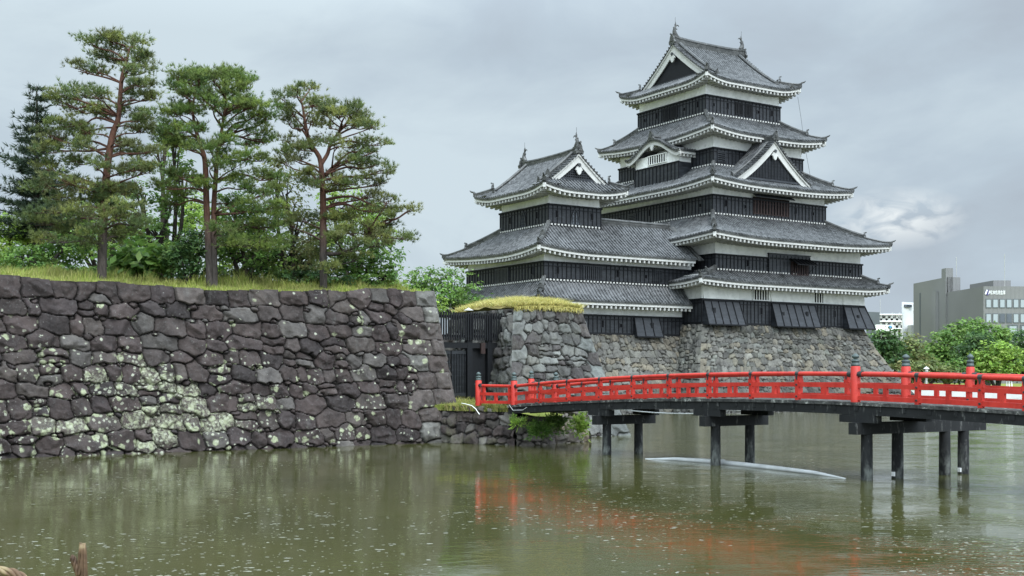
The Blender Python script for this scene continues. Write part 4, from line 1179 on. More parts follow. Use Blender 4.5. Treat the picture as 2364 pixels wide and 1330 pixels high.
drop_panel(t1, TF, TF.at(1461.6), TF.at(1519), 6.8, 8.6, .7, [(.65, 1)])
loopholes(t2, TF, 12.4, [(1285.6, 1), (1424, 1), (1489, 0)]); loopholes(t2, TL_, 12.4, [(1230, 1)])
slat_window(t2, TF, TF.at(1344), TF.at(1387), 11.75, 12.9, 9, 'black_board')
slat_window(t2, TF, TF.at(1510), TF.at(1525), 11.75, 12.9, 4, 'black_board')
slat_window(t2, TL_, TL_.at(1176), TL_.at(1147), 11.75, 12.9, 9, 'black_board')
loopholes(t3, T3F, 17.5, [(1284, 1), (1365, 1)]); loopholes(t3, T3L, 17.5, [(1180, 1), (1242, 1)])
def bell_window(parent, f, t, z0, w_, h_):
    while parent.parent: parent = parent.parent
    prof = [(0, 1.0), (.22, .93), (.5, .78), (.72, .58), (.85, .35), (.95, .12), (1.0, 0)]
    R_ = [(x * w_, z0 + y * h_) for x, y in prof]; ring = [(-x, y) for x, y in R_[::-1]] + R_[1:]
    A_ = [f(t + x, y, .105) for x, y in ring]
    mb = MB(); mb.add(A_, [tuple(range(len(A_)))]); wd = mb.build('bell_window', M['glass_dark'], parent)
    mb = MB()
    for i in range(len(ring) - 1):
        mb.beam(f(t + ring[i][0], ring[i][1], .13), f(t + ring[i + 1][0], ring[i + 1][1], .13), .08, .09, f.n)
    for q in (-.55, -.18, .18, .55): mb.beam(f(t + q * w_, z0, .12), f(t + q * w_, z0 + h_ * (.92 - .5 * abs(q)), .12), .05, .045, f.n)
    for q in (.2, .42, .64): mb.beam(f(t - w_ * (.92 - .35 * q), z0 + h_ * q, .12), f(t + w_ * (.92 - .35 * q), z0 + h_ * q, .12), .05, .045, f.n)
    mb.beam(f(t - w_ - .1, z0 - .04, .13), f(t + w_ + .1, z0 - .04, .13), .08, .09, f.n)
    mb.build('frame', M['black_board'], wd)
bell_window(t3, T3F, T3F.at(1326), 16.7, .48, 1.35); bell_window(t3, T3L, T3L.at(1210), 16.7, .48, 1.35)

# ------------------------------------------------------------------ stone bases of the two towers
def base_faces(parent, u0, v0, u1, v1, H, seed, fac, pal, res=.06, sx=.98, sy=.6, k1=.37, k2=.024):
    off = lambda B: k1 * (H - B) + k2 * (H - B) ** 2
    omax = off(np.array([-.5]))[0]
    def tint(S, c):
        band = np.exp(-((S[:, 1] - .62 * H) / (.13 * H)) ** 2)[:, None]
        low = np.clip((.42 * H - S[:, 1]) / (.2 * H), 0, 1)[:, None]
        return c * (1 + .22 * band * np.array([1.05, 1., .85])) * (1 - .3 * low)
    def mk(kind):
        L = ((u1 - u0) if kind in 'FB' else (v1 - v0))
        W_ = L + 2 * omax
        def pos(A, B):
            o = off(B); t = np.clip((A - omax) , -o, L + o) if False else (A / W_) * (L + 2 * o) - o
            if kind == 'F': return K0[None] + np.outer(u0 + t, U3) + np.outer(v0 - o, V3) + np.outer(B, Z3)
            if kind == 'R': return K0[None] + np.outer(u1 + o, U3) + np.outer(v0 + t, V3) + np.outer(B, Z3)
            if kind == 'L': return K0[None] + np.outer(u0 - o, U3) + np.outer(v1 - t, V3) + np.outer(B, Z3)
        nr = {'F': -V3, 'R': U3, 'L': -U3}[kind]
        S = rubble(W_, H, sx, sy, seed + ord(kind), .35)
        S = [s for s in S if .7 < s[0] < W_ - .7]
        rr = random.Random(seed)
        for sd_ in (0, 1):
            y = -.6; k = 0
            while y < H + .2:
                hq = rr.uniform(.62, .9); l1 = 1.7 if (k + sd_) % 2 else 1.0
                S.append((l1 / 2 if sd_ == 0 else W_ - l1 / 2, y + hq / 2, l1 / 2, hq / 2, 6)); y += hq; k += 1
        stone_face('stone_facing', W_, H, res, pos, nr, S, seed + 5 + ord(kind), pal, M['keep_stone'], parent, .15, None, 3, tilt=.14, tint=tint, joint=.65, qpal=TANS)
    for k in fac: mk(k)
kb = thing('rubble_rampart', 'broad sloping stone base of grey and tan rubble under the great keep' , 'stone rampart', K(10.7, 10, 0))
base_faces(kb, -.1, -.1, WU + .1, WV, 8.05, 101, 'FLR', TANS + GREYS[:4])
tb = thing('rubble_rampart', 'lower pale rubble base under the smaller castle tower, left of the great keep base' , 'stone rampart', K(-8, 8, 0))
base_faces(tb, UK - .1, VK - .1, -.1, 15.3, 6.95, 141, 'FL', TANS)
mb = MB(); kbox(mb, 0, 0, 7.6, WU, WV, 8.0); mb.build('base_top', M['soil'], kb)
mb = MB(); kbox(mb, UK, VK, 6.4, -.2, 15.2, 6.85); mb.build('base_top', M['soil'], tb)
# ------------------------------------------------------------------ the red bridge
BA = P(1186.7, 865, 53.5 * F / 2597)[:2]; BB = P(1975, 865, 36.3 * F / 2597)[:2]
BDIR = (BB - BA) / np.linalg.norm(BB - BA); BL_ = np.linalg.norm(BB - BA)      # far end -> near
BACR = np.array([-BDIR[1], BDIR[0]])                                           # across, away from the viewer
D3, A3 = np.array([*BDIR, 0]), np.array([*BACR, 0])
WID = 2.38
def a_of(px, w_=0.):
    k = (px - CX) / F; q = BA + BACR * w_
    return -(q[0] - k * q[1]) / (BDIR[0] - k * BDIR[1])
def rz(a): return 3.43 - .00176 * (a - 18.2) ** 2          # hand rail centre
def BP(a, w_, z): return np.array([*(BA + BDIR * a + BACR * w_), z])
AE = 35.0
bridge = thing('bridge', 'red lacquered arched wooden bridge on black posts over the moat', 'bridge', BP(17, WID / 2, 0))
DK = -.90                                                  # deck top under rail centre
aa = list(np.linspace(-.3, AE, 48))
def sweep(w0, w1, dz0, dz1, name, mat, a_list=None, parent=bridge):
    mb = MB(); al = a_list or aa
    vs = [];
    for a in al:
        z = rz(a); vs += [BP(a, w0, z + dz0), BP(a, w1, z + dz0), BP(a, w1, z + dz1), BP(a, w0, z + dz1)]
    fs = [(i * 4 + j, (i + 1) * 4 + j, (i + 1) * 4 + (j + 1) % 4, i * 4 + (j + 1) % 4) for i in range(len(al) - 1) for j in range(4)]
    n = len(al) * 4; fs += [(0, 1, 2, 3), (n - 1, n - 2, n - 3, n - 4)]
    mb.add(vs, fs); return mb.build(name, M[mat], parent)
sweep(-.20, WID + .20, DK - .10, DK, 'deck', 'deck_edge')
for w_ in (-.02, WID * .5, WID + .02): sweep(w_ - .13, w_ + .13, DK - .40, DK - .104, 'girder', 'bridge_timber')
mb = MB()
for a in np.arange(.5, AE, .95):
    z = rz(a) + DK - .19
    mb.box(BP(a, WID / 2, z), A3 * (WID / 2 + .17), D3 * .07, Z3 * .085)
mb.build('cross_joists', M['bridge_timber'], bridge)
mains = [0.0, a_of(1975)]
small = [a_of(p) for p in (1246.8, 1311, 1385.6, 1461, 1544.5, 1636.6, 1735, 1842, 2119, 2265)] + [27.4, 29.7, 32.0]
CAPP = [(.135, 0), (.15, .02), (.15, .10), (.135, .11), (.135, .20), (.15, .21), (.15, .25), (.12, .29), (.07, .31), (.07, .34), (.12, .38), (.135, .43), (.12, .48), (.07, .53), (.02, .575)]
def main_post(a, w_, zt_off=.26, zb_off=-.98, pos=None, zz_=None, s=1., name='newel_post'):
    p = BP(a, w_, 0) if pos is None else pos; z = rz(a) if zz_ is None else zz_
    mb = MB(); r_ = .155 * s
    mb.lathe(p, [(r_, z + zb_off), (r_, z + zt_off - .03), (r_ - .025, z + zt_off)], 16)
    po = mb.build(name, M['red_lacquer'], bridge)
    mb = MB(); mb.lathe(p + Z3 * (z + zt_off), [(x * s * .92, y * .72) for x, y in CAPP], 14); mb.build('post_cap', M['cap_bronze'], po)
    mb = MB()
    for sg in (-1, 1): mb.tube([p + Z3 * (z) + D3 * sg * r_ * .9, p + Z3 * z + D3 * sg * (r_ + .14)], .098, 12)
    mb.build('iron_collar', M['iron'], po)
for w_ in (0., WID):
    for a in mains: main_post(a, w_)
main_post(a_of(2240, WID), WID, .27, -.5, s=.82)
ends = []
PE = [P(1104.7, 865, 55.2 * F / 2597), P(1226.5, 865, 57.6 * F / 2597)]
for q in PE: q[2] = 0
for q, zt in zip(PE, (2.88, 2.95)): main_post(0, 0, .24, -1.0, pos=q, zz_=zt)
for w_ in (0., WID):
    al = [0.] + sorted(small + [mains[1]]) + [AE]
    # hand rail in lengths between posts
    mb = MB(); mb.tube([BP(a, w_, rz(a)) for a in np.linspace(0, AE, 60)], .076, 12); mb.build('hand_rail', M['red_lacquer'], bridge)
    sweep(w_ - .045, w_ + .045, -.44, -.30, 'middle_rail', 'red_lacquer', list(np.linspace(0, AE, 48)))
    sweep(w_ - .055, w_ + .055, -.84, -.69, 'bottom_rail', 'red_lacquer', list(np.linspace(0, AE, 48)))
    for a in small:
        z = rz(a)
        mb = MB(); mb.box(BP(a, w_, z - .46), D3 * .075, A3 * .065, Z3 * .43)
        for dz, hh in ((-.37, .085),): mb.box(BP(a, w_, z - .25), D3 * .11, A3 * .06, Z3 * .05)
        po = mb.build('rail_post', M['red_lacquer'], bridge)
        mb = MB(); mb.tube([BP(a - .075, w_, z), BP(a + .075, w_, z)], .083, 12)
        q = [(-.09, .0), (.09, .0), (.05, -.08), (.022, -.2), (-.022, -.2), (-.05, -.08)]
        A_ = [BP(a, w_ - .072, z) + D3 * x + Z3 * y for x, y in q]; B_ = [v + A3 * .02 for v in A_]
        mb.add(A_ + B_, [tuple(range(6)), tuple(range(6, 12))[::-1]] + [(i, 6 + i, 6 + (i + 1) % 6, (i + 1) % 6) for i in range(6)])
        mb.build('iron_strap', M['iron'], po)
        for dz in (-.37, -.765):
            mb = MB(); c = BP(a, w_, z + dz); mb.tube([c - A3 * .05, c - A3 * .10], [.042, .03], 8); mb.build('bolt_head', M['iron'], po)
    seq = sorted(small + mains)
    for a0, a1 in zip(seq[:-1], seq[1:]):
        nb_ = 1
        for k in range(nb_):
            a = a0 + (a1 - a0) * (k + 1) / (nb_ + 1); z = rz(a)
            mb = MB(); mb.box(BP(a, w_, z - .565), D3 * .075, A3 * .045, Z3 * .13); mb.build('baluster', M['red_lacquer'], bridge)
# splayed end rails
for q, zt, w_ in ((PE[0], 2.88, 0.), (PE[1], 2.95, WID)):
    e0 = BP(0, w_, 0); mb = MB(); z0 = rz(0)
    mb.tube([q + Z3 * (zt - .02), e0 + Z3 * z0], .072, 12); mb.build('hand_rail', M['red_lacquer'], bridge)
    mb = MB(); mb.beam(q + Z3 * (zt - .42), e0 + Z3 * (z0 - .38), .09, .14); mb.build('middle_rail', M['red_lacquer'], bridge)
    mb = MB(); mb.beam(q + Z3 * (zt - .82), e0 + Z3 * (z0 - .77), .1, .14); mb.build('bottom_rail', M['red_lacquer'], bridge)
    m_ = (q + e0) / 2; mb = MB(); mb.box(m_ + Z3 * ((zt + z0) / 2 - .6), (e0 - q) / np.linalg.norm(e0 - q) * .075, A3 * .05, Z3 * .14); mb.build('baluster', M['red_lacquer'], bridge)
    for s_ in (.16, .88):
        m_ = q * (1 - s_) + e0 * s_; mb = MB(); mb.box(m_ + Z3 * ((zt + z0) / 2 - .45), (e0 - q) / np.linalg.norm(e0 - q) * .06, A3 * .05, Z3 * .42); mb.build('rail_post', M['red_lacquer'], bridge)
# piers
def pier(px0, pxs, cap1, capw0=-.35):
    a = a_of(px0, .30); zt = rz(a) + DK - .40
    def w_of(px):
        k = (px - CX) / F; q = BA + BDIR * a
        return -(q[0] - k * q[1]) / (BACR[0] - k * BACR[1])
    w1 = w_of(cap1)
    mb = MB(); mb.box(BP(a, (capw0 + w1) / 2, zt - .44), A3 * (w1 - capw0) / 2, D3 * .17, Z3 * .19); mb.build('cap_beam', M['bridge_timber'], bridge)
    for w_ in (0, WID):
        mb = MB(); mb.box(BP(a, w_, zt - .125), D3 * .75, A3 * .15, Z3 * .123)
        mb.build('corbel', M['bridge_timber'], bridge)
    if w1 > WID + 1.5:
        mb = MB(); mb.box(BP(a, (WID + .4 + w1 - .2) / 2, zt - .16), A3 * (w1 - .2 - WID - .4) / 2, D3 * .13, Z3 * .088); mb.build('upper_beam', M['bridge_timber'], bridge)
    for i, p in enumerate([px0] + pxs):
        w_ = w_of(p); mb = MB(); r_ = .19
        mb.lathe(BP(a, w_, 0), [(r_ * 1.02, -1.2), (r_, .6), (r_ * .96, zt - .63)], 16); pp_ = mb.build('pier_post', M['bridge_timber'], bridge)
        if p in (2072, 2224):
            mb = MB(); mb.box(BP(a, w_, .14) - A3 * .19 - D3 * .05 * 0, D3 * .06, A3 * .03, Z3 * .07); mb.build('marker_plate', M['sign_white'], pp_)
pier(1401, [1474], 1508); pier(1652, [1731], 1767); pier(2001, [2072, 2181, 2224], 2267)
a = 23.4
for w_ in (.3, 1.8):
    mb = MB(); mb.lathe(BP(a + 4.4, w_, 0), [(.19, -1.2), (.18, rz(a) - 1.3)], 14); mb.build('pier_post', M['bridge_timber'], bridge)
# pale cable slung under the bridge
mb = MB(); q0, q1 = BP(a_of(1401), -.1, 2.05), BP(a_of(1652), -.1, 1.98)
mb.tube([q0 * (1 - t) + q1 * t - Z3 * .35 * 4 * t * (1 - t) * .35 for t in np.linspace(0, 1, 9)], .025, 6)
mb.build('slung_cable', M['grey_pipe'], bridge); mb = MB()
mb.tube([BP(-.1, -.2, 1.95), BP(.4, -.3, 1.72), BP(1.2, -.25, 1.75), BP(1.6, -.1, 2.0)], .014, 6)
mb.build('slung_cable', M['grey_pipe'], bridge)

# ------------------------------------------------------------------ water, floating pipe, hose
def water_grid():
    ys = np.concatenate([np.linspace(-40, 16, 10), np.linspace(18, 60, 30), np.geomspace(64, 3000, 30)]); xs = np.concatenate([-np.geomspace(2500, 40, 12), np.linspace(-35, 35, 29), np.geomspace(40, 2500, 12)])
    X, Y = np.meshgrid(xs, ys); V = np.stack([X.ravel(), Y.ravel(), 0 * X.ravel()], 1)
    nx = len(xs); idx = np.arange(V.shape[0]).reshape(len(ys), nx)
    return V, np.stack([idx[:-1, :-1], idx[:-1, 1:], idx[1:, 1:], idx[1:, :-1]], -1).reshape(-1, 4)
V, Fq = water_grid()
fl = [list(f) for f in Fq]; V = list(map(tuple, V))
# rain bubbles and drifting drops standing on the surface
rs = np.random.RandomState(5)
for i in range(0):
    Y = 17.5 + 34 * rs.rand() ** 1.25; X = (rs.rand() - .46) * Y * .98
    r_ = rs.choice([.022, .03, .04, .055]) * (1 + (Y - 18) / 60); hgt = r_ * .75; b0 = len(V); st_ = 1 + rs.rand()
    for k in range(6): V.append((X + r_ * st_ * math.cos(k * 1.047), Y + r_ * math.sin(k * 1.047), .0015))
    for k in range(6): V.append((X + .6 * r_ * st_ * math.cos(k * 1.047), Y + .6 * r_ * math.sin(k * 1.047), hgt * .75))
    V.append((X, Y, hgt))
    for k in range(6):
        fl.append([b0 + k, b0 + (k + 1) % 6, b0 + 6 + (k + 1) % 6, b0 + 6 + k]); fl.append([b0 + 6 + k, b0 + 6 + (k + 1) % 6, b0 + 12])
water = np_obj('water', V, fl, M['moat_water'], None, True); tag(water, kind='structure')
fv, ff = [], []  # flat pale discs standing in for glints on the ripples
for i in range(9000):
    Y = 19 + 32 * rs.rand() ** 1.6; X = (rs.rand() - .47) * Y * .95
    if vnoise(np.array([X]), np.array([Y * .5]), 77, .35)[0] + .25 < rs.rand() * .5: continue
    r_ = rs.choice([.008, .012, .018, .028], p=[.3, .4, .23, .07]); st_ = 1.3 + 1.5 * rs.rand(); b0 = len(fv)
    for k in range(7): q = r_ * (.75 + .5 * rs.rand()); fv.append((X + q * st_ * math.cos(k * .8976), Y + q * 1.3 * math.sin(k * .8976), .006))
    ff.append(list(range(b0, b0 + 7)))
tag(np_obj('water_glints', fv, ff, M['glint_fleck']), 'tiny pale flecks painted as sky glints on the moat water', 'flecks', kind='stuff')
mb = MB(); mb.add([(-2500, -60, -2.0), (2500, -60, -2.0), (2500, 3000, -2.0), (-2500, 3000, -2.0)], [(0, 1, 2, 3)]); tag(mb.build('moat_bed', M['soil']), kind='structure')
q = [(1490, 1056.5), (1560, 1060.5), (1640, 1066), (1720, 1074), (1800, 1083), (1880, 1092.5), (1952, 1102)]
pts = []
for i, (px, py) in enumerate(q):
    p = P(px, py, EYE * F / (py + 3 - HY)); p[2] = .055 if 0 < i < 6 else -.01; pts.append(p)
mb = MB(); mb.tube(pts, [.03, .08, .10, .10, .09, .075, .03], 12)
fp = mb.build('floating_pipe', M['grey_pipe'], loc=pts[3]); tag(fp, 'long pale grey pipe floating on the moat below the bridge', 'pipe')
mb = MB(); d = (pts[3] - pts[2]); d /= np.linalg.norm(d); c = pts[2] + d * .1
mb.tube([c, c + d * .7], .125, 12); mb.build('coupling', M['grey_pipe'], fp)
h0 = P(1066, 931, 57); h1 = P(1080, 934, 56.5); h2 = P(1098, 944, 56.2); h3 = P(1107, 957, 56)
mb = MB(); mb.tube([h0, h1, (h1 + h2) / 2 + Z3 * .05, h2, h3], .02, 7)
tag(mb.build('hose', M['hose_white'], loc=h1), 'white hose running over the landing grass at the wall corner', 'hose')

# ------------------------------------------------------------------ ground sheets beyond
def sheet(name, pts, mat): mb = MB(); mb.add(pts, [tuple(range(len(pts)))]); return tag(mb.build(name, M[mat]), kind='structure')
def kz(u_, v_, z_): return K(u_, v_, z_)
sheet('castle_ground', [kz(-15, 16, 2.0), kz(22, 21, 2.0), kz(26, 60, 2.0), kz(-60, 120, 2.0), kz(-80, 40, 2.0), kz(-40, 12, 2.0)], 'turf')
sheet('inner_ground', [GL + V3 * 7 - U3 * 14 + Z3 * 2.1, GR + V3 * 7 + U3 * .6 + Z3 * 2.1, GR + V3 * 40 + Z3 * 2.1, GL + V3 * 40 - U3 * 40 + Z3 * 2.1], 'turf')
sheet('far_bank', [(10, 172, 1.15), (2500, 172, 1.15), (2500, 3500, 1.15), (-2500, 3500, 1.15), (-2500, 260, 1.15), (-20, 260, 1.15)], 'turf')
mb = MB(); mb.add([(10, 172, 1.13), (2500, 172, 1.13), (2500, 171.4, -.5), (10, 171.4, -.5)], [(0, 1, 2, 3)]); tag(mb.build('far_bank_edge', M['concrete']), kind='structure')
# the near bank under the camera
mb = MB(); mb.add([(-12, -12, 1.75), (12, -12, 1.75), (12, 2.2, 1.75), (-12, 2.2, 1.75), (12, 3.6, -.5), (-12, 3.6, -.5)], [(0, 1, 2, 3), (3, 2, 4, 5)]); tag(mb.build('near_bank', M['turf']), kind='structure')
# braided husk shoots at the lower left
def shoot(pts, rad, label, name='dry_shoot'):
    mb = MB(); pts = [np.array(p) for p in pts]; n = 40; L = np.linspace(0, len(pts) - 1, n)
    def cv(t):
        i = min(int(t), len(pts) - 2); f_ = t - i
        p0, p1, p2, p3 = pts[max(i - 1, 0)], pts[i], pts[i + 1], pts[min(i + 2, len(pts) - 1)]
        return .5 * (2 * p1 + (p2 - p0) * f_ + (2 * p0 - 5 * p1 + 4 * p2 - p3) * f_ ** 2 + (3 * p1 - p0 - 3 * p2 + p3) * f_ ** 3)
    cs = [cv(t) for t in L]
    for k in range(4):          # four husk strands wound round each other
        st_ = []
        for i, c in enumerate(cs):
            d = cs[min(i + 1, n - 1)] - cs[max(i - 1, 0)]; d /= np.linalg.norm(d)
            s1 = np.cross(d, [0, 1, .01]); s1 /= np.linalg.norm(s1); s2 = np.cross(d, s1)
            an = i * .34 + k * math.pi / 2; rr = rad * (.8 if i < n - 6 else .8 * (n - i) / 6.5)
            st_.append(c + (s1 * math.cos(an) + s2 * math.sin(an)) * rr)
        mb.tube(st_, [rad * .62 * (1 if i < n - 5 else (n - i) / 5.2) for i in range(n)], 8)
    return tag(mb.build(name, M['shoot_husk'], loc=pts[0]), label, 'plant shoot')
YS = 2.1
b0 = P(205, 1500, YS); b0[2] = 1.7
shoot([b0, P(196, 1400, YS), P(182, 1330, YS), P(172, 1300, YS), P(166, 1281, YS)], .0042, 'upright thick husky shoot tip rising from the near bank')
b1 = P(-160, 1500, YS); b1[2] = 1.7
shoot([b1, P(-90, 1370, YS), P(-30, 1322, YS), P(15, 1320, YS), P(45, 1330, YS), P(70, 1352, YS), P(84, 1390, YS)], .0062, 'arched thick tan husky shoot in the bottom left corner')
# ------------------------------------------------------------------ trees
def plat_at(px, d):
    lo, hi = -1., 60.
    for _ in range(50):
        m = (lo + hi) / 2; q = plat_pt(m, d); x = CX + F * q[0] / q[1]
        if x > px: lo = m
        else: hi = m
    return plat_pt(lo, d)
def curve(pts, n):
    pts = [np.array(p, float) for p in pts]; out_ = []
    for t in np.linspace(0, len(pts) - 1, n):
        i = min(int(t), len(pts) - 2); f_ = t - i
        p0, p1, p2, p3 = pts[max(i - 1, 0)], pts[i], pts[i + 1], pts[min(i + 2, len(pts) - 1)]
        out_.append(.5 * (2 * p1 + (p2 - p0) * f_ + (2 * p0 - 5 * p1 + 4 * p2 - p3) * f_ ** 2 + (3 * p1 - p0 - 3 * p2 + p3) * f_ ** 3))
    return out_
def tufts(cent, dirs, L, wd, nb, cols, seed):
    """needle tufts: nb blades fanned about each direction"""
    r = np.random.RandomState(seed); n = len(cent)
    C_ = np.repeat(cent, nb, 0); D_ = np.repeat(dirs, nb, 0) + r.randn(n * nb, 3) * .55
    D_ /= np.linalg.norm(D_, axis=1)[:, None]
    S_ = np.cross(D_, r.randn(n * nb, 3)); S_ /= np.linalg.norm(S_, axis=1)[:, None]
    Lb = (np.repeat(L, nb) * (.6 + .6 * r.rand(n * nb)))[:, None]
    V = np.stack([C_ - S_ * wd / 2, C_ + S_ * wd / 2, C_ + D_ * Lb], 1).reshape(-1, 3)
    cc = np.repeat(cols, nb, 0) * (.8 + .4 * r.rand(n * nb))[:, None]
    return V, np.arange(len(V)).reshape(-1, 3), np.repeat(cc, 3, 0)
def pine(label, org, sc, trunks, pads, d, seed, r0, tint=(1, 1, 1), dens=1.):
    r = np.random.RandomState(seed); rr = random.Random(seed)
    to = lambda p: (org[0] + p[0] * sc, org[1] + p[1] * sc)
    bp = plat_at(to(trunks[0][0])[0], d); Y = bp[1]
    tr = thing('pine_tree', label, 'tree', bp, 'red pines on the wall terrace')
    mb = MB(); axis = []
    for ti, tk in enumerate(trunks):
        pts = [P(*to(p), Y + (0 if i == 0 else rr.uniform(-.12, .12) + .25 * ti)) for i, p in enumerate(tk)]
        if ti == 0 or len(trunks[ti]) > 7 or abs(tk[0][1] - trunks[0][0][1]) < 30:
            pts[0][2] = bp[2] - .3
        cs = curve(pts, 28); k0 = r0 if ti == 0 else r0 * .82
        if abs(tk[0][1] - trunks[0][0][1]) > 30: k0 = r0 * .55
        mb.tube(cs, [k0 * (1.25 if i == 0 else 1.) * (1 - .80 * (i / 27) ** 1.15) for i in range(28)], 10)
        axis += cs
    axis = np.array(axis)
    ppm = sc * Y / F
    allx = [to(p)[0] for p in pads]; tx = np.mean([to(p[0])[0] for p in trunks])
    cents, dirs, Ls, cols = [], [], [], []
    pal = np.array([(.085, .115, .036), (.115, .140, .042), (.070, .100, .038), (.155, .170, .050), (.110, .120, .048)]) * np.array(tint) * 1.2
    for (x, y, rx, ry) in pads:
        px, py = to((x, y)); c0 = P(px, py, Y)
        dx = c0 - axis[np.argmin(np.abs(axis[:, 2] - c0[2]))]; dxx = abs(dx[0])
        spread = max(.5, 2.4 - dxx * .45)
        copies = [rr.uniform(-1, 1) * spread]
        if dxx < 1.6 and rr.random() < .4: copies.append(-copies[0] * rr.uniform(.6, 1.))
        for dy in copies:
            c = P(px, py, Y + dy) if True else c0
            w_, h_ = rx * ppm * .88, ry * ppm * .95
            # limb from the trunk
            reach = math.hypot(dxx, dy)
            drop = .10 * reach + .12
            up = rr.uniform(.2, .5) * reach if c[2] > axis[:, 2].max() - 2.2 else rr.uniform(-.10, .35) * reach
            zt = c[2] - max(up, -.3) - .05
            j = int(np.argmin(np.abs(axis[:, 2] - zt) + .35 * np.abs(axis[:, 0] - c[0]))); a0 = axis[j]
            m1 = a0 * .62 + c * .38 + np.array([rr.uniform(-.18, .18), rr.uniform(-.18, .18), rr.uniform(-.05, .22) * reach * .5])
            m2 = a0 * .28 + c * .72 + np.array([rr.uniform(-.15, .15), rr.uniform(-.15, .15), -.02 * reach])
            cs = curve([a0, m1, m2, c + np.array([0, 0, -h_ * .35])], 10)
            rb = .026 + .014 * reach
            mb.tube(cs, [rb * (1 - .75 * i / 9) for i in range(10)], 6)
            for q in range(4):
                e_ = c + np.array([rr.uniform(-.85, .85) * w_, rr.uniform(-.7, .7) * w_, rr.uniform(-.1, .55) * h_])
                mb.tube(curve([cs[6 + q % 3], (cs[7] + e_) / 2 + np.array([0, 0, .05]), e_], 5), [.018, .016, .013, .010, .007], 4)
            # foliage gathers in several small upturned sprays, not one cushion
            ns_ = int(3 + 7 * rx * ry * sc * sc / 900)
            sub_ = []
            for q in range(ns_):
                th = rr.uniform(0, 6.283); qd = math.sqrt(rr.random()) * 1.05
                sub_.append((math.cos(th) * qd * w_, math.sin(th) * qd * w_ * .9, rr.uniform(-.75, .95) * h_ * (1.1 - .5 * qd), rr.uniform(.12, .30)))
            nt_ = int(dens * 16)
            off, dd = [], []
            for (ox, oy, oz, sr) in sub_:
                o_ = np.clip(r.randn(nt_, 3), -1.7, 1.7) * np.array([sr, sr, sr * .5]); o_[:, 2] += .25 * np.hypot(o_[:, 0], o_[:, 1])
                off.append(o_ + np.array([ox, oy, oz]))
                d_ = o_ / sr * .45 + np.array([ox / w_ * .5, oy / w_ * .5, .95]) + r.randn(nt_, 3) * .28; dd.append(d_)
                if rr.random() < .5: mb.tube(curve([cs[rr.randint(5, 8)], c + np.array([ox, oy, oz - sr * .3])], 3), [.014, .011, .007], 4)
            off = np.concatenate(off); dd = np.concatenate(dd); n = len(off)
            cents.append(c + off)
            dirs.append(dd / np.linalg.norm(dd, axis=1)[:, None])
            Ls.append(.15 + .13 * r.rand(n))
            kk = pal[np.repeat(r.randint(0, 5, ns_), nt_)] * np.repeat(.7 + .75 * r.rand(ns_), nt_)[:, None]; cols.append(kk)
    V, Fq, cc = tufts(np.concatenate(cents), np.concatenate(dirs), np.concatenate(Ls), .024, 15, np.concatenate(cols), seed)
    mb.build('trunk', M['pine_bark'], tr)
    np_obj('crown', V, Fq, M['needles'], tr, False, cc)
    return tr
PADS1 = [(470,90,60,40),(560,70,60,35),(620,110,70,45),(700,85,45,40),(720,170,50,35),(600,180,60,40),(500,150,70,40),(400,220,70,35),(490,230,60,30),(740,230,60,35),(660,220,50,35),(760,300,60,35),(690,300,50,30),(770,370,45,28),(700,370,60,32),(650,440,50,32),(740,470,60,36),(720,530,60,28),(330,340,60,45),(420,350,70,45),(500,360,60,36),(380,420,70,45),(290,390,50,40),(470,430,60,36),(540,470,50,36),(330,500,80,45),(270,560,70,50),(420,540,80,38),(340,600,100,48),(250,640,80,40),(460,620,70,36),(640,640,60,28),(720,650,80,26),(790,640,40,18),(640,600,40,22),(700,730,80,32),(770,740,50,25),(620,760,50,22),(400,700,120,40),(230,720,70,40),(500,720,50,28),(330,790,110,40),(220,830,80,40),(450,830,100,36),(560,850,80,36),(660,850,70,32),(330,890,140,36),(520,900,60,36),(250,950,120,36),(430,960,130,36),(600,960,90,36),(680,920,70,32),(180,1010,90,36),(330,1040,150,40),(500,1050,110,40),(620,1060,90,40),(700,1000,70,36),(240,1100,90,28),(420,1110,90,28),(580,1100,60,32)]
PADS2 = [(160,130,40,40),(230,150,50,50),(290,150,40,45),(360,130,50,50),(430,140,60,45),(500,160,50,50),(540,180,40,45),(150,190,40,40),(210,220,50,40),(400,210,60,40),(480,240,60,40),(290,230,50,40),(570,290,60,40),(640,310,60,36),(510,290,60,40),(350,280,70,36),(250,330,70,36),(150,330,70,36),(430,340,70,36),(560,360,70,36),(650,370,55,32),(140,400,60,38),(200,430,70,40),(110,460,60,36),(300,420,50,32),(480,420,60,32),(600,430,60,36),(650,490,50,36),(560,500,60,32),(420,500,70,36),(160,510,80,32),(240,520,50,28),(350,530,40,26),(430,570,60,36),(560,580,90,26),(630,590,40,22),(360,620,40,26),(490,610,60,22),(170,680,60,36),(250,710,70,36),(100,740,60,42),(160,780,70,46),(320,720,60,36),(490,700,80,32),(600,690,80,32),(690,690,50,22),(560,740,70,26),(130,830,50,32),(650,770,90,50),(560,860,90,50),(470,830,50,36),(680,860,90,50),(430,980,80,42),(540,960,90,48),(660,960,100,48),(480,1050,100,46),(600,1060,110,46),(700,1050,80,42)]
